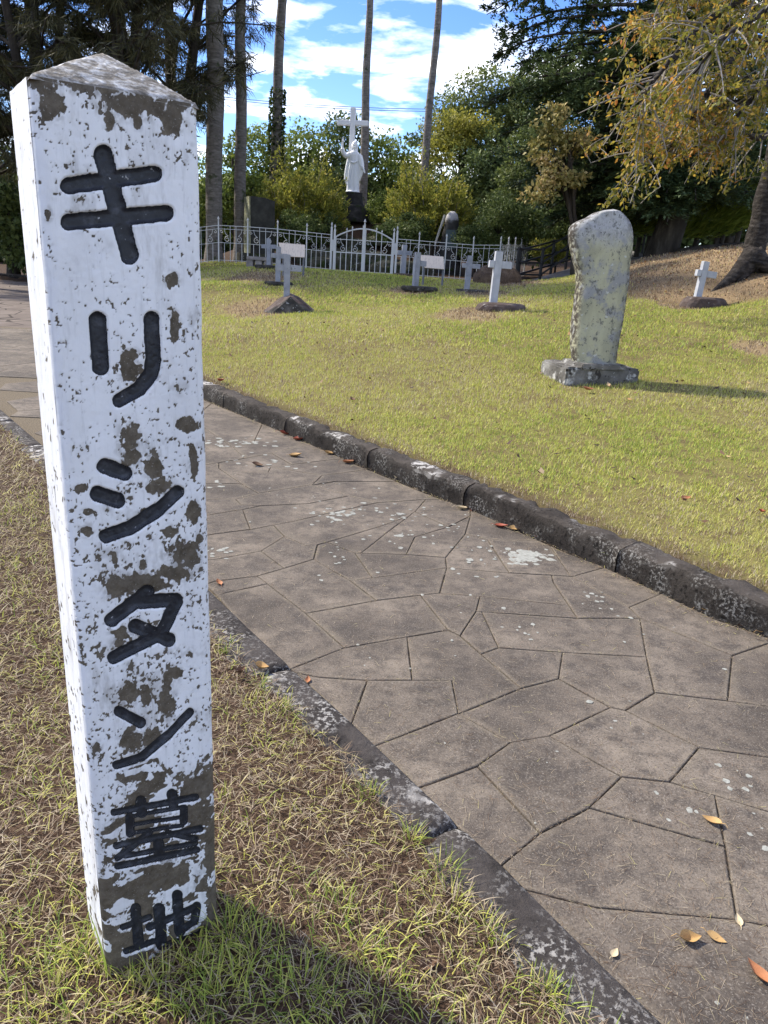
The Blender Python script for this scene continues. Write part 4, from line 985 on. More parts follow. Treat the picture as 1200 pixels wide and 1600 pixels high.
def rail(parent, name, a, b, t):
    a = Vector(a); b = Vector(b); d = b-a
    return put(name, UB, parent, a, d.to_track_quat('Z', 'Y').to_euler(), (t, t, d.length))
def fence(pts, label, ends=(True, True), H=1.09):
    o0 = pts[0]; root = empty('iron_fence', tuple(o0), label, 'fence', 'white iron fence sections')
    P = [np.array(p)-o0 for p in pts]
    for i, p in enumerate(P):
        if (i == 0 and not ends[0]) or (i == len(P)-1 and not ends[1]): continue
        b = bar(root, 'post', tuple(p-np.array([0, 0, .1])), H+.22, .036); put('finial', FIN, root, tuple(p+np.array([0, 0, H+.12])))
    for a, b in zip(P[:-1], P[1:]):
        d = b-a; dz = lambda z: np.array([0, 0, z]); L = math.hypot(d[0], d[1]); rz = math.atan2(d[1], d[0])
        for z in (H, H-.10, H*.54, .07): rail(root, 'rail', a+dz(z), b+dz(z), .014 if z < H else .018)
        for f, hh in ((.2, H*.54), (.4, H), (.6, H), (.8, H*.54)): bar(root, 'bar', tuple(a+d*f+dz(.0)), hh, .014)
        for f, sx in ((.30, -1), (.70, 1)):
            put('scroll', SCR, root, tuple(a+d*f+dz(H*.54+.01)), (0, 0, rz), (sx*L*1.0, 1, L*1.0))
        for f in (.10, .90): put('curl', CURL, root, tuple(a+d*f+dz(H-.17)), (0, 0, rz), (1 if f < .5 else -1, 1, 1))
    return root
YF = 24.5
def fp(u, v, Y=YF):
    p = W(u, v, Y); p[2] = gz(p[0], p[1])-.0; return p
fence([fp(u, 420) for u in (252, 297, 342, 387, 433, 478, 516)], 'white iron fence running left of the gate', (True, False))
fence([fp(u, 434) for u in (618, 651, 693, 735, 777)], 'white iron fence running right of the gate', (False, True))
_c = fp(777, 440); _e = fp(817, 440, 29.0)
fence([_c+(_e-_c)*t for t in (0, .25, .5, .75, 1.0)], 'white iron fence turning back beside the earth mound', (False, True))
def gate():
    a = fp(521, 425); b = fp(612, 430); root = empty('iron_gate', tuple(a), 'arched double-leaf white iron gate below the statue', 'gate')
    b = b-a; a = np.zeros(3); d = b; L = np.linalg.norm(d[:2]); rz = math.atan2(d[1], d[0]); e = d/np.linalg.norm(d)
    up = lambda z: np.array([0, 0, z])
    for p, sgn in ((a, -1), (b, 1)):
        for off in (0, .10): 
            q = p+e*off*sgn
            bar(root, 'gate_post', tuple(q-up(.1)), 1.36 if off == 0 else 1.42, .06); put('finial', FIN, root, tuple(q+up(1.26 if off == 0 else 1.32)))
        put('gate_plate', UB, root, tuple(p+e*.05*sgn+up(.62)), (0, 0, rz), (.10, .02, .34))
    arch = lambda t: 1.02+.30*math.sin(math.pi*t)**.9*(1 if True else 0)
    for s in (0, 1):
        leaf = obj('gate_leaf', None, root); 
        ts = np.linspace(.02+.5*s, .48+.5*s+.0, 9)
        mb = MB(); mb.tube([a+d*t+up(arch(t)) for t in ts], [.022]*9, 6); obj('arch_rail', mb.mesh('arch_rail', M['white_iron']), leaf)
        t0, t1 = ts[0], ts[-1]
        for t in (t0, t1): bar(leaf, 'stile', tuple(a+d*t), arch(t)+(.10 if (s == 0 and t == t1) else 0), .04 if t in (t0, t1) else .03)
        for z in (.05, .60): rail(leaf, 'rail', a+d*t0+up(z), a+d*t1+up(z), .03)
        rail(leaf, 'rail', a+d*t0+up(.98), a+d*t1+up(.98), .02)
        for f, full in ((.2, 0), (.4, 1), (.6, 1), (.8, 0)):
            t = t0+(t1-t0)*f; h = arch(t) if full else .6; bar(leaf, 'bar', tuple(a+d*t), h, .022)
            if full: put('finial', FIN, leaf, tuple(a+d*t+up(h)), (0, 0, 0), (.8, .8, .8))
        for f, sx in ((.28, -1), (.72, 1)): put('scroll', SCR, leaf, tuple(a+d*(t0+(t1-t0)*f)+up(.61)), (0, 0, rz), (sx*.9, 1, .9))
        for f in (.1, .9): put('curl', CURL, leaf, tuple(a+d*(t0+(t1-t0)*f)+up(.90)), (0, 0, rz))
    c = a+d*.5; bar(root, 'centre_stile', tuple(c), 1.45, .055); put('finial', FIN, root, tuple(c+up(1.45)), (0, 0, 0), (1.2, 1.2, 1.1))
gate()

# ------------------------------------------------------------------ statue, plinth and great cross
M['white_stone'] = plain('white_painted_statue', (.88, .885, .89), .6, .03, 4, .1)
M['plinth_dark'] = rocky('dark_plinth_stone', [(.3, (.018, .017, .017)), (.6, (.05, .047, .045)), (.8, (.11, .10, .10))], 4, [((.03, .04, .015), 3, .55, .65)], .9, .6, 14, .03)
KS = np.linalg.norm(W(560, 300, 32)-W(550, 300, 32))/10
def statue():
    top = W(551, 301, 32.0); b = STATUE; g = gz(b[0], b[1])
    # plinth: rough lower block and fluted upper block
    root = empty('statue_plinth', (b[0], b[1], g), 'dark two-tier stone plinth under the white statue', 'plinth')
    rock(root, 'lower_block', (.80, .62, .66), 31, M['plinth_dark'], 4, .08, .60).location = (0, 0, .20)
    zt = top[2]-g
    mb = MB(); n = 28
    rows = []
    for z, r in ((.35, .52), (.5, .47), (.75, .42), (zt-.06, .39), (zt, .40)):
        rows.append([(r*(1+.03*math.cos(a*7))*np.sign(math.cos(a))*abs(math.cos(a))**.55, r*.85*np.sign(math.sin(a))*abs(math.sin(a))**.55, z) for a in [2*math.pi*k/n for k in range(n)]])
    V = [p for r in rows for p in r]; F = [[i*n+k, i*n+(k+1) % n, (i+1)*n+(k+1) % n, (i+1)*n+k] for i in range(len(rows)-1) for k in range(n)]; F.append([(len(rows)-1)*n+k for k in range(n)])
    obj('upper_block', mesh('upper_block', V, F, M['plinth_dark']), root)
    # robed figure, right arm raised (viewer's left)
    H = 73*KS; st = empty('robed_statue', tuple(top), 'white robed statue with one arm raised on the dark plinth', 'statue')
    s = H/2.05
    mb = MB()
    # foot slab
    def rings(R, n=36, pleat=0.0, seed=0):
        V = []; 
        for (z, rx, ry, ox, oy, pl) in R:
            for k in range(n):
                a = 2*math.pi*k/n; w = 1+pl*math.sin(a*9+seed)+pl*.6*math.sin(a*5+1+z)
                V.append((ox+rx*w*math.cos(a), oy+ry*w*math.sin(a), z))
        m = len(R); F = [[i*n+k, i*n+(k+1) % n, (i+1)*n+(k+1) % n, (i+1)*n+k] for i in range(m-1) for k in range(n)]
        F.append(list(range(n))[::-1]); F.append([(m-1)*n+k for k in range(n)]); mb.add(V, F)
    rings([(0, .31, .27, 0, 0, 0), (.05, .31, .27, 0, 0, 0), (.06, .27, .24, 0, 0, 0)])
    # robe, waist, shoulders, neck
    rings([(.04, .27, .22, 0, 0, .06), (.25, .26, .20, 0, 0, .065), (.6, .245, .18, 0, 0, .06), (.95, .225, .165, 0, 0, .045), (1.12, .20, .15, 0, 0, .03), (1.2, .19, .145, 0, 0, .02), (1.35, .215, .155, 0, 0, .02), (1.5, .235, .155, 0, 0, .01), (1.60, .205, .13, 0, 0, 0), (1.66, .10, .09, 0, 0, 0), (1.72, .07, .07, 0, -.01, 0), (1.78, .07, .075, 0, -.01, 0)])
    # head with hair and beard
    rings([(1.72, .03, .04, 0, -.03, 0), (1.76, .075, .085, 0, -.035, 0), (1.82, .098, .11, 0, -.02, 0), (1.90, .105, .125, 0, -.01, 0), (1.98, .095, .115, 0, 0, 0), (2.03, .06, .08, 0, 0, 0), (2.05, .02, .03, 0, 0, 0)], 20)
    mb.tube([(0, -.12, 1.93), (0, -.155, 1.88), (0, -.13, 1.865)], [.012, .02, .012], 6)   # nose
    mb.tube([(-.05, -.115, 1.935), (.05, -.115, 1.935)], [.018, .018], 6)                 # brow
    mb.tube([(0, -.115, 1.80), (0, -.11, 1.73)], [.045, .02], 8)                         # beard
    for sx in (-1, 1): mb.tube([(sx*.07, .04, 2.0), (sx*.105, .03, 1.88), (sx*.115, .01, 1.72), (sx*.11, -.02, 1.60)], [.032, .040, .036, .022], 8)   # hair
    # raised arm (viewer's left): sleeve falling open, forearm up, hand with fingers
    mb.tube(smooth_path([(-.18, 0, 1.53), (-.34, -.03, 1.44), (-.47, -.06, 1.56), (-.52, -.08, 1.72)], 9), np.linspace(.11, .085, 9), 10)
    mb.tube([(-0.520, -.08, 1.68), (-0.525, -.085, 1.86), (-0.515, -.09, 1.95)], [.055, .042, .036], 8)
    mb.tube([(-0.515, -.09, 1.94), (-0.510, -.095, 2.00), (-0.505, -.10, 2.04)], [.034, .048, .040], 8)
    for i, (dx, dz) in enumerate(((-.035, .10), (-.012, .125), (.012, .12), (.034, .095))):
        mb.tube([(-.508+dx*.8, -.10, 2.03), (-.508+dx, -.108, 2.03+dz*.6), (-.508+dx, -.112, 2.03+dz)], [.013, .012, .009], 6)
    mb.tube([(-.475, -.10, 1.98), (-.445, -.115, 2.02), (-.435, -.125, 2.06)], [.014, .013, .010], 6)
    # other arm held out and down, wide sleeve
    mb.tube(smooth_path([(.18, 0, 1.52), (.27, -.02, 1.32), (.33, -.06, 1.12), (.40, -.13, .98)], 9), np.linspace(.11, .075, 9), 10)
    mb.tube([(.40, -.13, 1.0), (.44, -.17, .93), (.46, -.19, .89)], [.045, .04, .035], 8)
    for dx in (-.025, -.008, .01, .026): mb.tube([(.46+dx, -.19, .89), (.475+dx, -.205, .83), (.48+dx, -.21, .79)], [.012, .012, .009], 6)
    mb.tube([(.435, -.19, .90), (.42, -.215, .86)], [.013, .010], 6)
    # cloak hanging at both sides and behind
    def sheet(P, t): mb.tube(P, t, 10)
    for x0, x1, zb in ((.20, .30, .48), (.26, .36, .62), (.15, .22, .40)):
        sheet(smooth_path([(x0, .05, 1.5), (x1, .02, 1.1), (x1-.02, .02, zb+.2), (x1-.05, .02, zb)], 8), [.09, .10, .10, .09, .08, .07, .06, .03])
    for x0, x1, zb in ((-.20, -.27, .30), (-.16, -.33, .42), (-.1, -.22, .20)):
        sheet(smooth_path([(x0, .06, 1.5), (x1*.85, .08, 1.0), (x1, .08, .6), (x1*1.02, .06, zb)], 8), [.09, .10, .09, .085, .08, .07, .06, .035])
    rings([(.25, .26, .10, -.02, .16, .05), (.9, .25, .10, 0, .14, .04), (1.5, .2, .08, 0, .1, .02), (1.6, .1, .05, 0, .07, 0)], 24)
    # sash across the body
    mb.tube(smooth_path([(-.16, -.14, 1.22), (0, -.19, 1.18), (.2, -.15, 1.30)], 7), [.03]*7, 6)
    V = np.array(mb.V)*s
    o = obj('figure', mesh('figure', V, mb.F, M['white_stone'], True), st)
    rm = o.modifiers.new('join', 'REMESH'); rm.mode = 'VOXEL'; rm.voxel_size = .013*s; rm.use_smooth_shade = True
    st.rotation_euler = (0, 0, rad(4))
    # great white cross behind
    ct = W(553, 168.5, 32.7); k = KS*32.7/32; g2 = STATUE[2]-.1
    h = ct[2]-g2; cr = empty('great_cross', (ct[0]-.02, 32.7, g2), 'tall plain white cross rising behind the statue', 'cross', None, rad(-8))
    w = 3.9*k; zc = h-21*k*.99
    put('upright', bevel_box([((0, 0, h/2), (w, w*.8, h/2))], M['white_stone'], 'upright', .02), cr)
    La = 24.2*k
    for sg in (-1, 1): put('cross_arm', bevel_box([((sg*(La/2+w/2), 0, zc), (La/2-w/2-.001, w*.78, w*.98))], M['white_stone'], 'cross_arm', .02), cr)
statue()

# ------------------------------------------------------------------ rockery, monuments, mound, ramp
def thing_rock(u, v, Y, size, seed, m, label, cat='rock', group=None, name='garden_rock', rz=0., amp=.28, sub=3, sink=.25):
    p = W(u, v, Y); g = gz(p[0], p[1]); o = rock(None, name, size, seed, m, sub, amp); o.location = (p[0], p[1], g+size[2]*.35-sink*size[2]); o.rotation_euler = (0, 0, rz)
    o['label'] = label; o['category'] = cat
    if group: o['group'] = group
    return o
_rr = random.Random(5)
_ORD = 'first second third fourth fifth sixth seventh eighth ninth tenth eleventh twelfth thirteenth fourteenth fifteenth sixteenth seventeenth eighteenth nineteenth twentieth twenty-first twenty-second twenty-third twenty-fourth twenty-fifth'.split()
_ROCKS = sorted(((500, 392, 26.6, .5), (512, 380, 27.6, .55), (530, 372, 28.4, .5), (540, 392, 26.4, .6), (552, 380, 27.2, .55), (566, 374, 28, .6), (580, 392, 26.6, .65), (592, 380, 27.4, .55), (604, 396, 26.3, .5), (610, 376, 28, .55), (560, 398, 26, .4), (624, 388, 27, .5), (486, 384, 27.4, .5), (577, 362, 29, .5), (560, 356, 30, .45), (535, 352, 30.2, .42), (590, 352, 30.4, .45), (548, 366, 29, .5), (522, 360, 29, .45), (596, 364, 29, .4), (640, 392, 27, .5), (540, 360, 29.2, .4), (662, 400, 26.8, .45)))
def _rock_label(u, v):
    i = [(r[0], r[1]) for r in _ROCKS].index((u, v)); return 'mossy rockery stone below the statue, ' + _ORD[i] + ' from the left'
for (u, v, Y, a) in _ROCKS:
    thing_rock(u, v, Y, (a*_rr.uniform(.8, 1.3), a*_rr.uniform(.7, 1.0), a*_rr.uniform(.55, .9)), int(u), M['rock_moss'], _rock_label(u, v), 'rock', 'rockery stones below the statue', rz=_rr.uniform(0, 3))
# slab monument on the left with a pale lichened edge
def left_monument():
    b = W(405, 380, 27.5); g = gz(b[0], b[1]); k = np.linalg.norm(W(415, 380, 27.5)-W(405, 380, 27.5))/10
    root = empty('slab_monument', (b[0], b[1], g), 'tall dark stone slab monument with pale lichened left edge', 'monument', None, rad(28))
    h = W(405, 309, 27.5)[2]-g
    bm = bmesh.new(); bmesh.ops.create_cube(bm, size=1.0)
    for v in bm.verts: v.co = Vector((v.co.x*.86, v.co.y*.75, (v.co.z+.5)*h))
    bmesh.ops.subdivide_edges(bm, edges=bm.edges[:], cuts=7, use_grid_fill=True)
    for v in bm.verts:
        c = np.array(v.co[:]); d = .10*(fbm(c[:1]*2.2, c[1:2]*2.2, c[2:3]*2.2, 3, 13)[0]-.5); v.co += Vector((d, d*.5, d*.6 if v.co.z > h*.8 else 0))
        if v.co.z > h*.85: v.co.z -= .25*max(0, v.co.x-.05)
    bm.normal_update()
    me = bm_mesh('slab', bm, rocky('dark_slab', [(.3, (.025, .025, .02)), (.6, (.06, .058, .05)), (.8, (.10, .10, .085))], 3, (), .9, .5, 12, .03)); me.materials.append(rocky('lichened_edge', [(.3, (.16, .165, .09)), (.55, (.36, .36, .24)), (.8, (.52, .52, .42))], 9, (), .95, .6, 20, .02))
    for f in me.polygons: f.material_index = 1 if f.normal.x < -.6 else 0
    obj('slab', me, root)
    put('foot_stone', bevel_box([((0, 0, .12), (.7, .45, .14))], M['rock_moss'], 'foot_stone', .03), root)
left_monument()
def right_monument():
    b = W(702, 395, 28.0); g = gz(b[0], b[1]); root = empty('boulder_monument', (b[0], b[1], g), 'dark boulder monument with a bronze plaque behind the right fence', 'monument')
    h = W(702, 330, 28)[2]-g; k = np.linalg.norm(W(712, 380, 28)-W(702, 380, 28))/10
    n = 28; prof = [(-.1, 22), (.15*h, 21), (.35*h, 17), (.55*h, 14), (.75*h, 11.5), (.88*h, 10), (.95*h, 8), (h, 3)]
    V = []; 
    for z, r in prof:
        for i in range(n):
            a = 2*math.pi*i/n; q = 1+.22*(fbm(np.array([math.cos(a)*1.5+5]), np.array([math.sin(a)*1.5]), np.array([z*1.2]), 3, 8)[0]-.5)
            V.append((r*k*q*math.cos(a), r*k*.75*q*math.sin(a), z))
    F = [[i*n+j, i*n+(j+1) % n, (i+1)*n+(j+1) % n, (i+1)*n+j] for i in range(len(prof)-1) for j in range(n)]; F.append([(len(prof)-1)*n+j for j in range(n)])
    t = NT('monument_boulder'); nz_ = t.noise(5, 6, .7); c = t.ramp(nz_, [(.3, (.02, .02, .018)), (.6, (.055, .052, .05)), (.8, (.12, .115, .11))])
    sx = t.n('ShaderNodeSeparateXYZ'); t.l(t.pos(), sx.inputs[0]); c = t.mix(t.mr(t.math('ADD', sx.outputs[2], t.math('MULTIPLY', nz_, .3)), g+h*.90, g+h*.97), c, (.40, .39, .39))
    obj('boulder', mesh('boulder', V, F, t.finish(c, .9, [(nz_, .6, .04)], .2), True), root)
    mp = plain('bronze_plaque', (.05, .075, .075), .45, .3, 6)
    put('plaque', bevel_box([((0, 0, 0), (8.5*k, .05, 14*k))], mp, 'plaque', .02), root, (0, -13.2*k*.75-.02, h*.55), (rad(-8), 0, 0))
    mb = MB(); mb.tube([(-12*k, -.15, .93*h), (-20*k, -.25, .62*h), (-24*k, -.3, .45*h)], [.05, .045, .04], 6); obj('pale_edge', mb.mesh('pale_edge', plain('pale_stone_edge', (.42, .40, .36), .9)), root)
    put('pedestal', bevel_box([((0, 0, 0), (7*k, .2, 8*k))], M['plinth_dark'], 'pedestal', .02), root, (0, -17*k*.75, .13*h))
right_monument()
# low stone bench behind the left crosses
def bench():
    a = W(387, 412, 22.8); b = W(424, 414, 22.8); g = gz(a[0], a[1]); root = empty('stone_bench', (a[0], a[1], g), 'low weathered stone bench behind the leftmost cross', 'bench')
    L = np.linalg.norm(b-a); m = rocky('bench_stone', [(.3, (.16, .14, .13)), (.6, (.30, .27, .25)), (.8, (.42, .39, .37))], 6)
    put('seat', bevel_box([((L/2, 0, .26), (L/2, .2, .05))], m, 'seat', .015), root)
    for f in (.12, .5, .88): put('leg', bevel_box([((L*f, 0, .09), (.10, .16, .12))], m, 'leg', .015), root)
bench()
M['earth'] = rocky('bare_earth', [(.3, (.05, .033, .022)), (.55, (.11, .075, .05)), (.75, (.19, .14, .095))], 5, [((.25, .20, .13), 30, .6, .7)], .95, .9, 25, .04)
thing_rock(776, 444, 19.6, (.60, .5, .46), 77, M['earth'], 'brown mound of dry earth beside the ramp', 'earth mound', None, 'earth_mound', 0., .18, 4, .35)
def ramp():
    m = rocky('ramp_concrete', [(.3, (.12, .115, .11)), (.6, (.22, .21, .20)), (.8, (.32, .30, .285))], 3)
    A = W(812, 447, 22.5); B = W(868, 447, 21.0); C = W(1012, 400, 24.0); D = W(985, 392, 26.5)
    for p in (A, B): p[2] = max(p[2], gz(p[0], p[1])+.03)
    A2 = A.copy(); V = []; n = 10
    for i in range(n+1):
        t = i/n; l = A+(D-A)*t; r = B+(C-B)*t
        for p in (l, r): V.append(p+[0, 0, .02])
        for p in (l, r): V.append(p-[0, 0, .5])
    F = []
    for i in range(n):
        a = i*4; b = a+4; F += [[a, a+1, b+1, b], [a+1, a+3, b+3, b+1], [a, b, b+2, a+2]]
    F += [[0, 2, 3, 1], [n*4, n*4+1, n*4+3, n*4+2]]
    obj('ramp', mesh('ramp', V, F, m), kind='structure')
    # rough stone edging along the near side of the ramp
    mi = plain('black_handrail', (.018, .017, .017), .5)
    def handrail(P, label):
        root = empty('handrail', tuple(P[0]), label, 'handrail', 'dark handrails along the ramp'); Q = [p-P[0] for p in P]
        for q in Q:
            mb = MB(); mb.tube([q-[0, 0, .3], q+[0, 0, 1.0]], [.042, .042], 8); obj('post', mb.mesh('post', mi), root)
        for a, b in zip(Q[:-1], Q[1:]):
            for z in (.28, .60, .95):
                mb = MB(); e = (b-a)/np.linalg.norm(b-a); mb.tube([a-e*.06+[0, 0, z], b+e*.06+[0, 0, z]], [.028, .028], 6); obj('rail', mb.mesh('rail', mi), root)
    P = [A+(D-A)*t+np.array([0, .05, 0]) for t in (-.02, .25, .52, .8, 1.0)]; handrail(P, 'dark handrail along the far side of the ramp')
    P2 = [B+(C-B)*t+np.array([0, 0, 0]) for t in (-.16, .30, .62, .95)]
    P2[0] = np.array(W(812, 441, 22.0)); P2 = [W(842, 446, 21.8), W(884, 416, 24.6), W(1003, 396, 25.0)]; P2.insert(0, W(806, 436, 21.9)); P2[0][2] = P2[1][2]-.02
    handrail(P2, 'dark handrail along the near side of the ramp')
ramp()

# ------------------------------------------------------------------ fallen leaves on the path (each one a thing)
M['leaf_tan'] = plain('dead_leaf_tan', (.40, .25, .10), .7, .3, 60); M['leaf_red'] = plain('dead_leaf_red', (.26, .06, .03), .65, .3, 60)
M['leaf_orange'] = plain('dead_leaf_orange', (.34, .14, .06), .65, .3, 60); M['leaf_brown'] = plain('dead_leaf_brown', (.12, .065, .035), .75, .3, 60); M['leaf_pale'] = plain('dead_leaf_pale', (.52, .42, .26), .7, .25, 60)
def fallen_leaf(u, v, L, m, rz, curl, label, z=.004, P=None):
    p = G(u, v) if P is None else P; n = 8; V = []; F = []
    for i in range(n+1):
        t = i/n; w = .30*L*math.sin(math.pi*min(1, t**.8))**.9*(1-.15*t)
        zc = curl*L*(.9*(t-.45)**2)
        V += [(t*L-L/2, -w, zc+curl*w*.75), (t*L-L/2, -w*.5, zc+curl*w*.2), (t*L-L/2, 0, zc), (t*L-L/2, w*.5, zc+curl*w*.25), (t*L-L/2, w, zc+curl*w*.9)]
    for i in range(n):
        for j in range(4): a = i*5+j; F.append([a, a+1, a+6, a+5])
    me = mesh('fallen_leaf', V, F, m, True); o = obj('fallen_leaf', me); o.location = (p[0], p[1], p[2]+z); o.rotation_euler = (rad(8*math.sin(u)), rad(10*math.cos(u)), rz)
    mb = MB(); mb.tube([(-L/2, 0, curl*L*.18), (-L*.66, L*.03, curl*L*.2+.003), (-L*.8, L*.07, .004)], [.0011, .0009, .0008], 4); obj('stem', mb.mesh('stem', m), o)
    o['label'] = label; o['category'] = 'leaf'; o['group'] = 'fallen leaves'
for a in (
 (1075, 1471, .052, 'leaf_tan', .1, 1.3, 'large curled tan leaf on the nearest paving stone'),
 (1118, 1468, .045, 'leaf_tan', -.5, .5, 'flat tan leaf right of the large curled one'),
 (1183, 1524, .062, 'leaf_orange', 2.0, .8, 'orange-brown leaf at the right edge of the nearest stone'),
 (1112, 1286, .055, 'leaf_tan', 2.4, .8, 'tan leaf on the narrow stone beside white lichen spots'),
 (1153, 1440, .032, 'leaf_pale', 1.5, .7, 'small pale leaf lodged in the joint at lower right'),
 (960, 1492, .03, 'leaf_pale', .9, .6, 'tiny pale leaf near the low edging at lower right'),
 (942, 878, .075, 'leaf_red', .2, .9, 'dark red leaf at the foot of the kerb by the weeds'),
 (1025, 920, .06, 'leaf_orange', -.5, 1.0, 'orange leaf against the right kerb'),
 (1110, 959, .10, 'leaf_tan', -.4, 1.0, 'long tan leaf curled against the right kerb'),
 (1165, 980, .09, 'leaf_orange', -.3, .9, 'brown-orange leaf in the kerb gutter near the right edge'),
 (1193, 990, .08, 'leaf_tan', .5, .8, 'yellowish leaf in the gutter at the very right edge'),
 (838, 840, .06, 'leaf_red', 2.2, .8, 'bright red leaf standing by the kerb foot'),
 (783, 824, .09, 'leaf_red', -.5, .7, 'red leaf lying in the gutter, left of a tan one'),
 (806, 828, .09, 'leaf_tan', -.1, .7, 'tan leaf lying in the gutter, right of a red one'),
 (722, 796, .09, 'leaf_pale', .4, .8, 'pale broad leaf beside the kerb joint'),
 (738, 797, .06, 'leaf_red', 1.2, .8, 'small red leaf under the kerb joint'),
 (621, 749, .09, 'leaf_pale', 1.4, 1.3, 'pale upright leaf against the middle of the kerb'),
 (545, 724, .10, 'leaf_orange', .3, .9, 'orange-brown leaf in the gutter midway along the kerb'),
 (515, 710, .09, 'leaf_tan', 0, .9, 'yellow-brown leaf in the gutter farther along the kerb'),
 (462, 714, .11, 'leaf_tan', -.3, .9, 'tan leaf lying alone on the far paving'),
 (402, 728, .09, 'leaf_brown', -.2, .8, 'dark brown leaf on the far paving'),
 (446, 679, .11, 'leaf_red', .2, .9, 'dark red leaf at the far kerb joint'),
 (468, 688, .12, 'leaf_red', -.3, .9, 'red-brown leaf just past the far kerb joint'),
 (408, 1056, .055, 'leaf_tan', -.3, 1.3, 'tan curled leaf on the low edging beside the post'),
 (376, 1062, .05, 'leaf_brown', 1.0, 1.2, 'brown leaf stuck upright by the low edging'),
 (481, 1064, .035, 'leaf_orange', 1.6, .8, 'small orange leaf where the edging meets the path'),
 (342, 912, .05, 'leaf_orange', 2.2, .8, 'orange leaf peeking out from behind the post'),
 (668, 1520, .045, 'leaf_brown', .5, 1.0, 'brown leaf lying in the verge grass')):
    fallen_leaf(a[0], a[1], a[2], M[a[3]], a[4], a[5], a[6], .02 if a[0] in (668,) else .03 if a[0] in (408, 376) else .003)
for a in ((1070, 787, .07, 'leaf_orange', .3, .8, 'orange leaf on the lawn above the kerb'), (345, 600, .14, 'leaf_red', 2.2, .8, 'red-brown leaf on the lawn edge beside the post'), (265+285, 630, .08, 'leaf_brown', 2.0, 1.0, 'dark leaf lying on the lawn in the middle distance'), (918, 614, .12, 'leaf_orange', .2, .9, 'pinkish leaf on the lawn before the stone plinth'), (1188, 808, .07, 'leaf_red', 1.2, .9, 'red leaf on the lawn at the right edge')):
    fallen_leaf(*a[:3], M[a[3]], *a[4:], .03, on_ground(a[0], a[1]))
def litter():
    rs = np.random.default_rng(21); n = 5200
    x = rs.uniform(2.0, 14, n); y = rs.uniform(5, 20, n); b = bareness(x, y); k = (rs.random(n) < .06+.9*(b > .45)); x, y = x[k], y[k]
    def lay(name, x, y, Lr, m, label):
        zn, dr, dl = zone(np.stack([x, y], 1)); k = (zn == 1) & (dr > .3); x, y = x[k], y[k]; n = len(x); z = ground(x, y)+.026
        B = np.stack([x, y, z], 1); az = rs.uniform(0, 6.28, n); L = rs.uniform(*Lr, n); d = np.stack([np.cos(az), np.sin(az), rs.uniform(-.3, .5, n)], 1); s = np.stack([-np.sin(az), np.cos(az), rs.uniform(-.4, .4, n)], 1)
        V = np.stack([B, B+d*(L*.5)[:, None]+s*(L*.3)[:, None], B+d*L[:, None]+[0, 0, .01], B+d*(L*.5)[:, None]-s*(L*.3)[:, None]], 1).reshape(-1, 3)
        obj(name, mesh(name, V, np.arange(n*4).reshape(-1, 4), m), kind='stuff', label=label, category='leaves')
    lay('bank_leaf_litter', x, y, (.035, .08), leafy('litter_leaf', [(.1, (.07, .04, .025)), (.35, (.18, .10, .05)), (.6, (.42, .24, .10)), (.95, (.56, .42, .24))], .1), 'fallen leaves scattered thickly over the right bank')
    x2 = rs.uniform(-6, 7, 1500); y2 = rs.uniform(3.5, 22, 1500)
    lay('lawn_leaf_litter', x2, y2, (.022, .06), leafy('lawn_litter_leaf', [(.1, (.035, .02, .015)), (.6, (.09, .05, .03)), (.9, (.22, .13, .07)), (1., (.40, .30, .18))], .1), 'small dark dead leaves dotted over the lawn')
litter()
# ------------------------------------------------------------------ trees and shrubs
M['bark'] = rocky('dark_bark', [(.3, (.022, .018, .014)), (.55, (.06, .05, .04)), (.78, (.14, .12, .10))], 5, (), .95, .9, 14, .04, (1, 1, .25))
M['bark_cherry'] = rocky('cherry_bark', [(.3, (.012, .010, .008)), (.5, (.032, .026, .022)), (.68, (.075, .065, .056)), (.82, (.16, .145, .13))], 7, (), .9, 1.0, 10, .05, (1, 1, 3.0))
M['bark_palm'] = rocky('grey_palm_trunk', [(.3, (.10, .088, .075)), (.55, (.19, .17, .15)), (.78, (.30, .28, .25))], 5, [((.06, .07, .035), 3, .58, .68)], .95, .7, 10, .03, (1, 1, 3.5))
M['twig'] = plain('pale_twig', (.25, .225, .20), .8)
def leaf_mesh(name, C, D, S, L, wd, m, fold=.15):
    """C base points, D unit directions, S side hints, L lengths, wd width ratio -> rhombic leaves"""
    n = len(C); S = S-D*(S*D).sum(1)[:, None]; S /= np.linalg.norm(S, axis=1)[:, None]+1e-9; N = np.cross(D, S)
    l = L[:, None]; w = (L*wd)[:, None]
    V = np.stack([C, C+D*l*.45+S*w*.5+N*w*fold, C+D*l, C+D*l*.45-S*w*.5+N*w*fold], 1).reshape(-1, 3)
    F = np.arange(n*4).reshape(-1, 4)
    me = mesh(name, V, F[:, [0, 1, 2, 3]], m); return me
def unit(rs, n):
    v = rs.normal(size=(n, 3)); return v/np.linalg.norm(v, axis=1)[:, None]
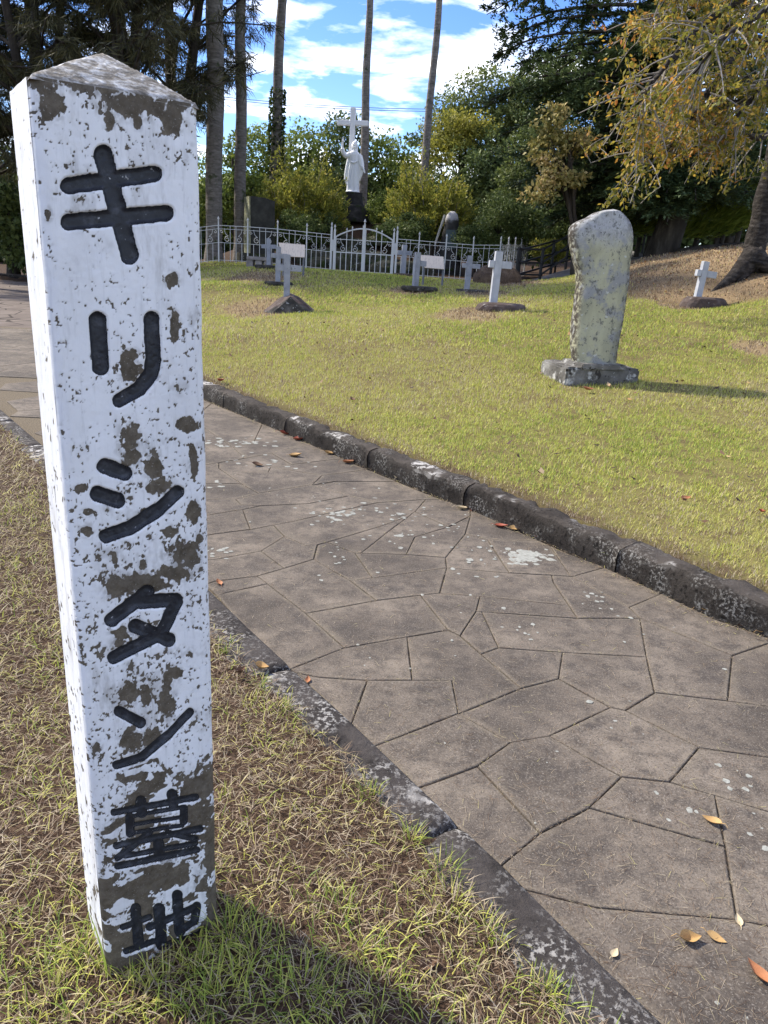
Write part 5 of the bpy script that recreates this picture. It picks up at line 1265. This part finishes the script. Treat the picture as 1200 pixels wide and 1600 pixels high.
def crown_points(rs, lobes, per, clump, dens_in=.25):
    """lobes (c(3), r(3)); returns leaf points and outward normals built from many small clumps"""
    P = []; N = []
    for c, r in lobes:
        c = np.array(c); r = np.array(r); vol = (r[0]*r[1]+r[0]*r[2]+r[1]*r[2])*4.2
        nc = max(8, int(vol/(clump*clump*1.15)))
        d = unit(rs, nc); d[:, 1] -= .25; d /= np.linalg.norm(d, axis=1)[:, None]
        rr = np.where(rs.random(nc) < dens_in, rs.uniform(.25, .8, nc), rs.uniform(.80, 1.08, nc))
        cc = c+d*rr[:, None]*r
        for q, dd in zip(cc, d):
            k = int(1.25*per*rs.uniform(.5, 1.4)); u = unit(rs, k); u[:, 2] = u[:, 2]*.8+.25; rad_ = clump*rs.uniform(.6, 1.2)
            P.append(q+u*(rad_*rs.uniform(.45, 1.0, k)**.6)[:, None]*np.array([1, 1, .72])); N.append(u*.6+dd*.5)
    P = np.vstack(P); N = np.vstack(N); N += rs.normal(0, .45, N.shape); N /= np.linalg.norm(N, axis=1)[:, None]; return P, N
def px_lobe(u, v, ru, rv, Y, dep=.9):
    c = W(u, v, Y); k = np.linalg.norm(W(u+20, v, Y)-c)/20; return (c, (ru*k, (ru+rv)/2*k*dep, rv*k))
def tree(name, label, cat, lobes, base_u, Y, m, per=60, clump=.6, L=.16, wd=.55, seed=1, trunk=.25, group=None, bark=None, droop=.15, dens_in=.25, limbs=7):
    rs = np.random.default_rng(seed); b = W(base_u, 420, Y); g = gz(b[0], b[1])
    root = empty(name, (b[0], b[1], g), label, cat, group)
    P, N = crown_points(rs, lobes, per, clump, dens_in)
    D = unit(rs, len(P))*.7+N*.5; D[:, 2] -= droop; D /= np.linalg.norm(D, axis=1)[:, None]
    S = np.cross(N, D)+rs.normal(0, .2, D.shape)
    k = P[:, 2] > g+.05; P, D, S = P[k], D[k], S[k]
    me = leaf_mesh('crown', P-np.array(root.location), D, S, L*rs.uniform(.6, 1.35, len(P)), wd, m); obj('crown', me, root)
    mb = MB(); top = max(c[2]+r[2]*.4 for c, r in lobes)-g; cx = np.mean([c[0] for c, r in lobes])-b[0]
    tp = smooth_path([(0, 0, -.2), (cx*.2+.05, 0, top*.3), (cx*.5, .1, top*.6), (cx*.9, 0, top*.92)], 9)
    mb.tube(tp, np.linspace(trunk, trunk*.25, 9), 8)
    for i in range(limbs):
        c, r = lobes[i % len(lobes)]; d = unit(rs, 1)[0]; e = np.array(c)+d*np.array(r)*.75-np.array([b[0], b[1], g]); a = tp[2+i % 5]
        if e[2] < a[2]*.6: e[2] = a[2]
        mb.tube(smooth_path([a, a*.5+e*.5+[0, 0, .2], e], 6), np.linspace(trunk*.42, trunk*.08, 6), 5)
    obj('trunk', mb.mesh('trunk', bark or M['bark'], True), root); return root
LG = {
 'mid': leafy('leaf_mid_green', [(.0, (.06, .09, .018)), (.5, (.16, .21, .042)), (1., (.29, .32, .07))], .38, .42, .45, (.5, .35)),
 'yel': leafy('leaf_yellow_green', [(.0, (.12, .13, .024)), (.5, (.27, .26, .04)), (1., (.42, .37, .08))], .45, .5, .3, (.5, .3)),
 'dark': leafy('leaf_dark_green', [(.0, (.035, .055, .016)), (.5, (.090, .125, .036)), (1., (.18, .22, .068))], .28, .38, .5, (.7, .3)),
 'blue': leafy('leaf_cedar', [(.0, (.034, .056, .024)), (.5, (.070, .106, .044)), (1., (.13, .165, .068))], .15, .55, .25, (.5, .4)),
 'camphor': leafy('leaf_camphor', [(.0, (.055, .08, .022)), (.5, (.13, .165, .046)), (1., (.25, .27, .09))], .38, .4, .5, (.4, .35)),
 'tan': leafy('leaf_pale_tan', [(.0, (.12, .12, .03)), (.4, (.26, .23, .07)), (.75, (.44, .34, .13)), (1., (.50, .36, .20))], .3, .5, .3, (1.0, .4)),
 'cherry': leafy('leaf_autumn_cherry', [(.0, (.08, .095, .018)), (.38, (.19, .185, .032)), (.60, (.36, .29, .05)), (.76, (.52, .33, .06)), (.90, (.56, .23, .06)), (1., (.42, .13, .04))], .45, .4, .4, (.6, .35)),
 'olive': leafy('leaf_olive_shrub', [(.0, (.09, .115, .022)), (.4, (.22, .235, .042)), (.8, (.38, .35, .062)), (1., (.50, .35, .12))], .45, .5, .3, (2.2, .4)),
 'needle': leafy('casuarina_needle', [(.0, (.022, .024, .011)), (.5, (.060, .060, .026)), (1., (.13, .115, .050))], .15, .6, .2, (.5, .3)),
 'juniper': leafy('juniper_spray', [(.0, (.07, .10, .016)), (.5, (.18, .23, .032)), (1., (.32, .34, .06))], .4, .5, .3, (.8, .35)),
 'ivy': leafy('ivy_leaf', [(.0, (.03, .05, .012)), (1., (.09, .12, .03))], .25, .45, .4)}
BT = 'broadleaf trees behind the statue'
# row of broadleaf trees behind the statue, left to right
tree('broadleaf_tree', 'sunlit green tree between the ivy-clad palm and the statue', 'tree', [px_lobe(478, 232, 40, 34, 42), px_lobe(455, 275, 36, 30, 41)], 470, 42, LG['mid'], 55, .75, .20, .55, 1, .28, BT)
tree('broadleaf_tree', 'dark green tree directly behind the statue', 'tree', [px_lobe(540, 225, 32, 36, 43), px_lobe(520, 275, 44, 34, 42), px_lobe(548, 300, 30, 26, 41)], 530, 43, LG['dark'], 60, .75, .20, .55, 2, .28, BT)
tree('broadleaf_tree', 'rounded green tree between the two slim palms', 'tree', [px_lobe(605, 245, 36, 34, 43), px_lobe(628, 290, 44, 36, 42), px_lobe(585, 300, 26, 30, 42)], 610, 43, LG['mid'], 60, .75, .20, .55, 3, .28, BT)
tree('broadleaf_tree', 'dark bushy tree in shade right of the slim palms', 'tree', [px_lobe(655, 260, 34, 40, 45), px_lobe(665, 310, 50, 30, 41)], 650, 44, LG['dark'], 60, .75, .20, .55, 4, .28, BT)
tree('camphor_tree', 'tall airy camphor tree topping the right tree line', 'tree', [px_lobe(735, 175, 48, 44, 46), px_lobe(790, 150, 52, 40, 45), px_lobe(820, 190, 50, 56, 45), px_lobe(690, 200, 26, 30, 46), px_lobe(862, 170, 46, 56, 45), px_lobe(900, 120, 40, 50, 46)], 770, 46, LG['camphor'], 60, .80, .21, .5, 5, .45, BT, dens_in=.15, limbs=16)
tree('broadleaf_tree', 'yellow-green spreading tree right of the leaning palm', 'tree', [px_lobe(705, 205, 34, 26, 40), px_lobe(730, 232, 38, 22, 40), px_lobe(690, 240, 26, 22, 39), px_lobe(745, 205, 26, 20, 40)], 715, 40, LG['yel'], 52, .55, .16, .5, 6, .22, BT)
tree('broadleaf_tree', 'deep green tree filling the gap below the camphor', 'tree', [px_lobe(775, 265, 46, 52, 40), px_lobe(735, 290, 42, 40, 38), px_lobe(800, 330, 40, 40, 37)], 770, 39, LG['dark'], 75, .65, .18, .55, 7, .3, BT)
tree('broadleaf_tree', 'grey-green tree leaning against the tan-leaved one', 'tree', [px_lobe(820, 255, 34, 60, 36), px_lobe(806, 310, 30, 46, 35)], 815, 36, LG['camphor'], 60, .55, .15, .5, 8, .25, BT)
tree('broadleaf_tree', 'tree with pale tan leaf sprays in front of the cedar', 'tree', [px_lobe(868, 200, 30, 24, 20.5), px_lobe(852, 240, 26, 20, 20.5), px_lobe(875, 282, 36, 14, 20.5), px_lobe(845, 308, 22, 10, 20.5), px_lobe(900, 222, 24, 20, 20.5)], 900, 20.8, LG['tan'], 30, .28, .11, .6, 9, .13, BT, limbs=12)
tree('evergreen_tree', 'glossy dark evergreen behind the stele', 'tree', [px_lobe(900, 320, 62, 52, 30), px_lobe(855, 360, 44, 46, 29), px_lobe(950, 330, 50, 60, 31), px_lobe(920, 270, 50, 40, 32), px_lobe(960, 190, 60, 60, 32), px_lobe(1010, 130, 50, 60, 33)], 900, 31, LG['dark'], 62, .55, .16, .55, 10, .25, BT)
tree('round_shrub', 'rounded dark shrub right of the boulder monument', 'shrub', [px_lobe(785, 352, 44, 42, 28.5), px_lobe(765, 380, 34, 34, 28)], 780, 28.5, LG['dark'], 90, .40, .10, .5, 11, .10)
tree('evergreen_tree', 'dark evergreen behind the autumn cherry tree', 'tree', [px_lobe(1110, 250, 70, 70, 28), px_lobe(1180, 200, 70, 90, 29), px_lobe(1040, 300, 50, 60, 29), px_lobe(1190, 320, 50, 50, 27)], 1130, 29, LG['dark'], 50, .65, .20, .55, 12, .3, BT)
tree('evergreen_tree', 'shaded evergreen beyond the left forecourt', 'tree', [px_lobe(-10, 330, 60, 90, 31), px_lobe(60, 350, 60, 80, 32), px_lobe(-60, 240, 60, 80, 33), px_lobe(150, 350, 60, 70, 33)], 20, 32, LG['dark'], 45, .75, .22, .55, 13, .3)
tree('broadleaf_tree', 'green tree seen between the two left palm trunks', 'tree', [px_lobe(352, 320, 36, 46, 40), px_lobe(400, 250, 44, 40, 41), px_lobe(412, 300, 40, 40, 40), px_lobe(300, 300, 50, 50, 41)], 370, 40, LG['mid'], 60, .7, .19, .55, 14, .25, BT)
# the wood beyond, one dense mass far behind
def far_wood():
    rs = np.random.default_rng(99); n = 60000; x = rs.uniform(-40, 45, n); h = 4.6+2.2*fbm(x*.22, x*0+3, s=6)+1.5*sstep(4, 20, x); y = 50+rs.uniform(0, 5, n)+2*np.sin(x*.4)
    z = .6+h*rs.random(n)**1.15; P = np.stack([x, y, z], 1); D = unit(rs, n); D[:, 2] -= .2; D /= np.linalg.norm(D, axis=1)[:, None]
    o = obj('far_wood', leaf_mesh('far_wood', P, D, unit(rs, n), .60*rs.uniform(.6, 1.3, n), .7, LG['dark']), kind='stuff', label='dense dark wood far behind the trees', category='wood')
far_wood()
# low dark shrubs on the rockery
for i, (u, v, ru, rv, Y, lab) in enumerate(((455, 365, 36, 26, 28, 'low dark shrub under the left golden shrub'), (498, 360, 32, 22, 28.5, 'small clipped shrub left of the plinth'), (600, 330, 26, 24, 31.5, 'loose leafy shrub right of the plinth'), (640, 368, 40, 26, 28.5, 'low dark shrub under the right golden shrub'), (605, 368, 20, 14, 28.2, 'tiny dark shrub between rocks below the statue'), (740, 385, 26, 26, 27.5, 'dark shrub behind the right fence panel'), (866, 393, 30, 14, 27, 'low brownish hedge beyond the ramp handrail'), (510, 322, 30, 24, 31.5, 'dark shrub behind the left golden shrub'))):
    tree('low_shrub', lab, 'shrub', [px_lobe(u, v, ru, rv, Y)], u, Y, LG['dark' if i not in (2, 6) else 'olive' if i == 6 else 'mid'], 90, .30, .085, .5, 30+i, .05)
# golden shrubs flanking the statue: fans of upright twigs
def golden(label, u, v, ru, rv, Y, seed):
    rs = np.random.default_rng(seed); b = W(u, v+rv, Y); g = gz(b[0], b[1]); k = np.linalg.norm(W(u+20, v, Y)-W(u, v, Y))/20
    root = empty('golden_shrub', (b[0], b[1], g), label, 'shrub', 'golden shrubs beside the statue'); R = ru*k; H = W(u, v-rv, Y)[2]-g
    mb = MB(); LP = []; LD = []
    fans = [(rs.uniform(-.62, .62)*R, rs.uniform(-.4, .4)*R, rs.uniform(.32, .6)*R, rs.uniform(.70, 1.04)*H) for _ in range(9)] + [(0, 0, .8*R, .8*H)]
    for i in range(560):
        fx, fy, fr, fh = fans[i % 10]
        a = rs.uniform(0, 6.28); q = math.sqrt(rs.random()); sx = fx+fr*q*math.cos(a); sy = fy+fr*.8*q*math.sin(a)
        h = fh*(math.sqrt(max(0, 1-q*q*.7)))*rs.uniform(.72, 1.12); h = max(h, .42*H*rs.uniform(.6, 1))*(rs.uniform(1.05, 1.28) if i % 7 == 0 else 1)
        P = smooth_path([(sx*.12, sy*.12, 0), (sx*.55, sy*.55, h*.45), (sx*.92, sy*.92, h*.82), (sx*1.05+rs.normal(0, .06), sy*1.05, h)], 8)
        if i < 90: mb.tube(P, np.linspace(.022, .005, 8), 4, False)
        n = int(rs.uniform(28, 52)); t = rs.uniform(.40, 1, n)**.8; idx = t*7; i0 = np.minimum(idx.astype(int), 6); f = (idx-i0)[:, None]
        LP.append(P[i0]*(1-f)+P[i0+1]*f+rs.normal(0, .085*(1.15-t)[:, None]+.02, (n, 3))); tang = P[i0+1]-P[i0]; tang /= np.linalg.norm(tang, axis=1)[:, None]; LD.append(tang*.8+unit(rs, n)*.75)
    P = np.vstack(LP); D = np.vstack(LD); D /= np.linalg.norm(D, axis=1)[:, None]
    obj('foliage', leaf_mesh('foliage', P, D, unit(rs, len(P)), .105*rs.uniform(.6, 1.3, len(P)), .5, LG['olive']), root)
    obj('stems', mb.mesh('stems', M['twig'], False), root, kind='stuff')
golden('golden autumn shrub left of the statue', 462, 316, 78, 56, 29.5, 41)
golden('golden autumn shrub right of the statue', 672, 326, 76, 58, 29.5, 42)

# palms: bare trunks, fan crowns above the frame
M['frond'] = leafy('palm_frond', [(.0, (.03, .05, .012)), (.6, (.07, .10, .025)), (1., (.16, .14, .05))], .25, .45, .4)
def palm(label, base, top, Y, wb, wt, seed, ivy=False, ext=1.3):
    rs = np.random.default_rng(seed); a = W(*base, Y); b = W(*top, Y); k = np.linalg.norm(W(base[0]+20, base[1], Y)-a)/20
    g = gz(a[0], a[1]); d = b-a; a0 = a+d*((g-a[2])/d[2]); tp = a0+(b-a0)*ext
    root = empty('fan_palm', tuple(a0), label, 'palm tree', 'tall fan palms'); n = 40; V = []
    L = tp-a0; P = [L*(i/(n-1)) + np.array([.05*math.sin(i*.35+seed), .05*math.cos(i*.3), 0])*(i/(n-1)) for i in range(n)]
    R = [k*.5*(wb+(wt-wb)*i/(n-1)/1.0)*(1+.03*math.sin(i*2.1)+(.25*max(0, 1-i/2.5))) for i in range(n)]; mb = MB(); mb.tube([P[0]-[0, 0, .2]]+P, [R[0]*1.1]+R, 14)
    obj('trunk', mb.mesh('trunk', M['bark_palm'], True), root)
    C = []; D = []
    for f in range(34):
        az = rs.uniform(0, 6.28); el = rs.uniform(-.9, 1.2); ax = np.array([math.cos(az)*math.cos(el), math.sin(az)*math.cos(el), math.sin(el)]); c = L+ax*rs.uniform(.9, 1.2)
        sd_ = np.cross(ax, [0, 0, 1]); sd_ /= np.linalg.norm(sd_)+1e-6
        for j in np.linspace(-1.2, 1.2, 14): C.append(c); D.append(ax*math.cos(j)+sd_*math.sin(j)-np.array([0, 0, .25]))
    C = np.array(C); D = np.array(D); D /= np.linalg.norm(D, axis=1)[:, None]
    obj('crown', leaf_mesh('crown', C, D, unit(rs, len(C)), .85*rs.uniform(.8, 1.2, len(C)), .07, M['frond']), root)
    if ivy:
        n = 2600; t = rs.random(n)**1.6*.48+.02; an = rs.uniform(0, 6.28, n); r = np.interp(t*(39), range(n := 40), R); n = len(t)
        Q = L*t[:, None]+np.stack([np.cos(an), np.sin(an), np.zeros(n)], 1)*(r*1.0+rs.uniform(.0, .12, n)*(1.25-1.8*t))[:, None]
        Dd = np.stack([np.cos(an), np.sin(an), rs.normal(-.3, .5, n)], 1); Dd /= np.linalg.norm(Dd, axis=1)[:, None]
        obj('ivy', leaf_mesh('ivy', Q, Dd, unit(rs, n), .13*rs.uniform(.6, 1.2, n), .8, LG['ivy']), root)
palm('thick grey palm trunk beside the marker post', (334, 405), (337, 0), 26.5, 25, 24, 1)
palm('palm trunk standing behind the slab monument', (375, 395), (377, 0), 28, 19, 13, 2)
palm('ivy-clad palm trunk left of the statue', (427, 330), (440, 0), 31, 18, 12, 3, True)
palm('slim palm trunk directly behind the great cross', (566, 330), (577, 0), 34.5, 15, 8, 4)
palm('slim leaning palm trunk right of the statue', (661, 290), (686, 0), 37, 14, 8, 5)

# casuarinas at the left: dark stems and hanging needle sprays
def casuarina(label, u, Y, H, R, seed, stems, low=.25):
    rs = np.random.default_rng(seed); b = W(u, 420, Y); g = gz(b[0], b[1]); root = empty('casuarina_tree', (b[0], b[1], g), label, 'tree', 'dark casuarinas at the left')
    mb = MB(); LP = []; LD = []; LL = []
    for s in range(stems):
        a = rs.uniform(0, 6.28); lean = R*.35*(s/max(1, stems-1)) if stems > 1 else .2
        tx, ty = lean*math.cos(a), lean*math.sin(a)
        tp = smooth_path([(0, 0, -.2), (tx*.3, ty*.3, H*.3), (tx*.8, ty*.8, H*.65), (tx, ty, H)], 14); r0 = .30/math.sqrt(stems)*1.25
        mb.tube(tp, np.linspace(r0, .05, 14), 9)
        for i in range(int(54/stems)+14):
            f = rs.uniform(low, 1); q = tp[min(13, int(f*13))]; az = rs.uniform(0, 6.28); ln = R*(1.15-.7*f)*rs.uniform(.55, 1.1); rise = rs.uniform(.15, .6)
            e = q+np.array([math.cos(az)*ln, math.sin(az)*ln, ln*rise]); m_ = (q+e)/2+np.array([0, 0, .12*ln])
            br = smooth_path([q, m_, e], 9); mb.tube(br, np.linspace(.055, .012, 9), 4, False)
            for j in range(13):
                tt = rs.uniform(.3, 1); p = br[int(tt*8)]; d = unit(rs, 1)[0]; d[2] = abs(d[2])*.35-.05; l2 = rs.uniform(.4, 1.0)
                tw = smooth_path([p, p+d*l2*.6+[0, 0, .05], p+d*l2-[0, 0, .12]], 5); mb.tube(tw, np.linspace(.012, .005, 5), 3, False)
                n = 40; t2 = rs.random(n)*4; i0 = np.minimum(t2.astype(int), 3); fr = (t2-i0)[:, None]
                LP.append(tw[i0]*(1-fr)+tw[i0+1]*fr+rs.normal(0, .04, (n, 3))); dd = d*.5+unit(rs, n)*.55-np.array([0, 0, .55]); LD.append(dd/np.linalg.norm(dd, axis=1)[:, None]); LL.append(rs.uniform(.20, .46, n))
    P = np.vstack(LP); D = np.vstack(LD); LL = np.concatenate(LL); obj('crown', leaf_mesh('crown', P, D, unit(rs, len(P)), LL, .066, LG['needle'], .02), root)
    obj('trunk', mb.mesh('trunk', M['bark'], True), root)
casuarina('dark casuarina rising directly behind the marker post', 205, 22.5, 15.5, 4.4, 51, 3)
casuarina('many-stemmed casuarina at the upper left corner', 85, 23.5, 15, 4.6, 52, 4)
casuarina('casuarina at the far left edge over the forecourt', -30, 25, 15, 4.2, 53, 3)
casuarina('casuarina whose sprays hang across the palm trunks', 275, 28, 16, 4.4, 54, 2, .3)

# deodar cedar with layered boughs
def cedar():
    rs = np.random.default_rng(61); Y = 22.0; b = W(1032, 400, Y); g = gz(b[0], b[1]); root = empty('cedar_tree', (b[0], b[1], g), 'tall dark cedar with layered boughs and a leaning trunk', 'tree')
    pt = [b-[0, 0, .3], W(1036, 390, Y), W(1056, 330, Y), W(1070, 270, Y), W(1078, 200, Y+.3), W(1082, 80, Y+.8), W(1080, -120, Y+1.2), W(1078, -420, Y+1.5)]
    tp = smooth_path([p-np.array(root.location) for p in pt], 26); k = np.linalg.norm(W(1060, 350, Y)-W(1040, 350, Y))/20
    R = np.interp(np.linspace(0, 1, 26), [0, .08, .2, .4, .7, 1], [34*k, 27*k, 23*k, 19*k, 13*k, 2*k]); mb = MB(); mb.tube(tp, R, 14)
    LP = []; LD = []; LL = []
    ztop = tp[-1][2]
    for i in range(165):
        f = .30+.62*(i/165); q = tp[min(25, int(f*25))].copy(); q[2] += rs.uniform(-.2, .2)
        az = rs.uniform(1.5, 4.8) if i % 5 else rs.uniform(-1.6, 1.6); 
        hz = q[2]; ln = np.interp(hz, [3, 5, 9, ztop], [4.6, 5.8, 6.0, .8])*rs.uniform(.75, 1.1)
        if f < .45: ln *= .9
        if math.sin(az) < -.35: ln *= .62
        dr = np.array([math.cos(az), math.sin(az), 0]); sd_ = np.array([-dr[1], dr[0], 0])
        br = smooth_path([q, q+dr*ln*.35+[0, 0, .28], q+dr*ln*.75+[0, 0, .15], q+dr*ln+[0, 0, -.35]], 14)
        mb.tube(br, np.linspace(.07, .012, 14), 5, False)
        for j in range(50):
            tt = rs.uniform(.10, 1); p = br[min(13, int(tt*13))]; s_ = rs.choice([-1, 1]); l2 = (.32+1.05*(1-tt)**.6*min(1, tt*3))*rs.uniform(.5, 1.15)
            d = dr*rs.uniform(.35, .8)+sd_*s_*rs.uniform(.5, 1)+np.array([0, 0, rs.uniform(-.32, .08)]); d /= np.linalg.norm(d)
            n = int(18+28*l2); t2 = rs.random(n); pp = p+d*(t2*l2)[:, None]+rs.normal(0, .025, (n, 3))+np.array([0, 0, -1])*(.18*(t2*l2)**2)[:, None]
            LP.append(pp); dd = d*.8+unit(rs, n)*.7; dd[:, 2] *= .6; LD.append(dd/np.linalg.norm(dd, axis=1)[:, None]); LL.append(rs.uniform(.09, .17, n))
    P = np.vstack(LP); D = np.vstack(LD); LL = np.concatenate(LL)
    S = np.cross(D, np.array([0, 0, 1.]))+rs.normal(0, .3, D.shape)
    obj('crown', leaf_mesh('crown', P, D, S, LL, .38, LG['blue'], .05), root); obj('trunk', mb.mesh('trunk', M['bark'], True), root)
cedar()

# autumn cherry, trunk at the right edge, limbs sweeping back down to the left
def cherry():
    rs = np.random.default_rng(71); Y = 15.0; b = W(1180, 412, Y); g = gz(b[0], b[1]); o = np.array([b[0], b[1], g])
    root = empty('cherry_tree', tuple(o), 'autumn cherry with yellow and orange leaves and spreading roots on the bank', 'tree')
    k = np.linalg.norm(W(1190, 400, Y)-W(1170, 400, Y))/20; mb = MB()
    pt = [W(1172, 424, Y-.1), W(1176, 405, Y), W(1186, 350, Y+.05), W(1196, 300, Y+.1), W(1215, 220, Y+.1), W(1232, 120, Y), W(1240, 20, Y-.2), W(1245, -120, Y-.3)]
    tp = smooth_path([p-o for p in pt], 22); R = np.interp(np.linspace(0, 1, 22), [0, .1, .3, .6, 1], [26*k, 17*k, 14.5*k, 12*k, 6*k])
    R = R*(1+.10*np.sin(np.arange(22)*1.7)); mb.tube(tp, R, 16)
    obj('trunk', mb.mesh('trunk', M['bark_cherry'], True), root)
    for e, w in ((W(1108, 448, Y-.7), 9), (W(1150, 440, Y-.5), 8), (W(1235, 425, Y-.5), 9)):     # roots
        gm = np.array([e[0], e[1], gz(e[0], e[1])])-o; m2 = MB(); s0 = tp[1]
        m2.tube(smooth_path([s0+[0, 0, .25], (s0*.55+gm*.45)+[0, 0, .03], gm-[0, 0, .05]], 8), np.linspace(17*k, 1.5*k, 8), 8); obj('root', m2.mesh('root', M['bark_cherry'], True), root)
    limbs = [[(1236, 60, 15), (1150, 40, 14), (1075, 78, 13.2), (1010, 128, 12.6)], [(1232, 110, 15), (1180, 62, 13.8), (1120, 125, 12.8), (1075, 190, 12.2), (1010, 236, 11.8)], [(1238, 30, 15), (1120, 0, 13.5), (1060, 20, 12.8), (1015, 30, 12.3)],
             [(1225, 170, 15), (1160, 130, 13.4), (1100, 168, 12.6), (1035, 222, 12.2), (1005, 250, 12)], [(1238, 60, 15), (1215, -20, 12.6), (1110, 30, 11.8), (1035, 110, 11.4), (1000, 160, 11.2)], [(1230, 120, 15), (1190, 150, 13.5), (1120, 170, 12.8), (1075, 200, 12.6), (1040, 238, 12.4)],
             [(1220, 200, 15), (1180, 215, 14.2), (1140, 190, 13.8), (1095, 205, 13.4)], [(1240, 0, 15), (1230, -90, 13), (1130, -60, 12.4), (1050, -30, 12)], [(1240, 20, 15), (1260, -40, 12.5), (1190, 20, 11.2), (1130, 60, 10.8), (1080, 120, 10.8)], [(1230, 120, 15), (1215, 120, 13), (1170, 160, 12.5), (1130, 210, 12.4)], [(1240, 20, 15), (1300, 30, 14), (1380, 60, 13)], [(1240, 0, 15), (1330, -80, 15), (1420, -60, 15)], [(1238, 60, 15), (1270, 10, 16.5), (1240, 60, 18), (1180, 120, 18.5)]]
    LP = []; LD = []; tw = MB(); lb = MB()
    for lm in limbs:
        P = smooth_path([W(*q)-o for q in lm], 22); lb.tube(P, np.linspace(.075, .012, 22), 7)
        for i in range(38):
            t = rs.uniform(.2, 1); p = P[min(21, int(t*21))]; tg = P[min(21, int(t*21)+1)]-P[max(0, int(t*21)-1)]; tg /= np.linalg.norm(tg)+1e-9
            d = tg*.8+unit(rs, 1)[0]*.7; d[2] -= .02; d /= np.linalg.norm(d); ln = rs.uniform(.35, .95)
            q = smooth_path([p, p+d*ln*.55, p+d*ln+[0, 0, -.10*ln]], 7); tw.tube(q, np.linspace(.014, .005, 7), 4, False)
            for a in range(3):
                p2 = q[rs.integers(2, 7)]; d2 = d*.6+unit(rs, 1)[0]*.8; d2[2] -= .03; d2 /= np.linalg.norm(d2); l2 = rs.uniform(.15, .4); q2 = smooth_path([p2, p2+d2*l2*.5, p2+d2*l2-[0, 0, .04]], 4); tw.tube(q2, np.linspace(.006, .003, 4), 3, False)
                n = rs.integers(9, 16); f = rs.random(n); LP.append(p2+d2*(f*l2)[:, None]+rs.normal(0, .03, (n, 3))); dd = d2*.5+unit(rs, n)*.8-np.array([0, 0, .28]); LD.append(dd/np.linalg.norm(dd, axis=1)[:, None])
    P = np.vstack(LP); D = np.vstack(LD)
    obj('crown', leaf_mesh('crown', P, D, unit(rs, len(P)), 0.085*rs.uniform(.6, 1.2, len(P)), .50, LG['cherry'], .12), root)
    obj('limbs', lb.mesh('limbs', M['bark_cherry'], True), root); obj('twigs', tw.mesh('twigs', M['twig']), root, kind='stuff')
cherry()

# clipped juniper hedge on the bank: two masses of slanting sprays on short stems
def juniper(label, lobes, Y, stems, seed):
    rs = np.random.default_rng(seed); L = [px_lobe(u, v, ru, rv, Y, .7) for u, v, ru, rv in lobes]; b = np.mean([l[0] for l in L], 0); g = gz(b[0], b[1])
    root = empty('juniper_hedge', (b[0], b[1], g), label, 'hedge', 'clipped junipers on the bank'); o = np.array([b[0], b[1], g]); LP = []; LD = []
    for c, r in L:
        n = int(900*r[0]*r[2]*4); d = unit(rs, n); d[:, 1] = -np.abs(d[:, 1])*rs.choice([1, 1, 1, -1], n); rr = rs.uniform(.7, 1.03, n)
        LP.append(c+d*rr[:, None]*np.array(r)-o); dd = np.array([.55, -.1, .75])+d*.35+rs.normal(0, .22, (n, 3)); LD.append(dd/np.linalg.norm(dd, axis=1)[:, None])
    P = np.vstack(LP); D = np.vstack(LD); obj('foliage', leaf_mesh('foliage', P, D, unit(rs, len(P)), rs.uniform(.12, .30, len(P)), .16, LG['juniper'], .1), root)
    for u in stems:
        p = W(u, 385, Y); m2 = MB(); m2.tube([np.array([p[0], p[1], gz(p[0], p[1])-.1])-o, np.array([p[0]+.05, p[1], gz(p[0], p[1])+.9])-o], [.09, .07], 7); obj('stem', m2.mesh('stem', M['bark'], True), root)
juniper('large clipped juniper hedge between the cedar and the cherry', [(1115, 325, 62, 44), (1085, 335, 42, 38), (1150, 320, 40, 40)], 22.8, (1085, 1117, 1124, 1148), 81)
juniper('small juniper clump left of the leaning cedar trunk', [(1005, 338, 34, 28), (985, 345, 22, 22)], 24.0, (995, 1010), 82)
# rough timber log edging under the hedge
def log():
    a = W(1060, 392, 21.4); b = W(1166, 378, 21.4); mb = MB(); P = [a+(b-a)*t for t in np.linspace(0, 1, 8)]; P = [np.array([p[0], p[1], gz(p[0], p[1])+.10]) for p in P]
    mb.tube(P, [.13]*8, 9); o = obj('log_edging', mb.mesh('log_edging', M['bark'], True)); o['label'] = 'dark log lying along the top of the bank under the hedge'; o['category'] = 'log'
log()
# overhead cables
def cable(v0, v1, label):
    Y = 62.0; P = [W(300, v0-.3*10, Y)+(W(1000, v1, Y)-W(300, v0, Y))*t-np.array([0, 0, .8*4*t*(1-t)]) for t in np.linspace(0, 1, 20)]
    mb = MB(); mb.tube(P, [.022]*20, 5); o = obj('power_cable', mb.mesh('power_cable', plain('cable', (.05, .05, .06), .6))); o['label'] = label; o['category'] = 'cable'; o['group'] = 'overhead cables'
cable(149, 160, 'upper overhead cable crossing the sky behind the great cross'); cable(152.5, 163.5, 'lower overhead cable crossing the sky behind the great cross')
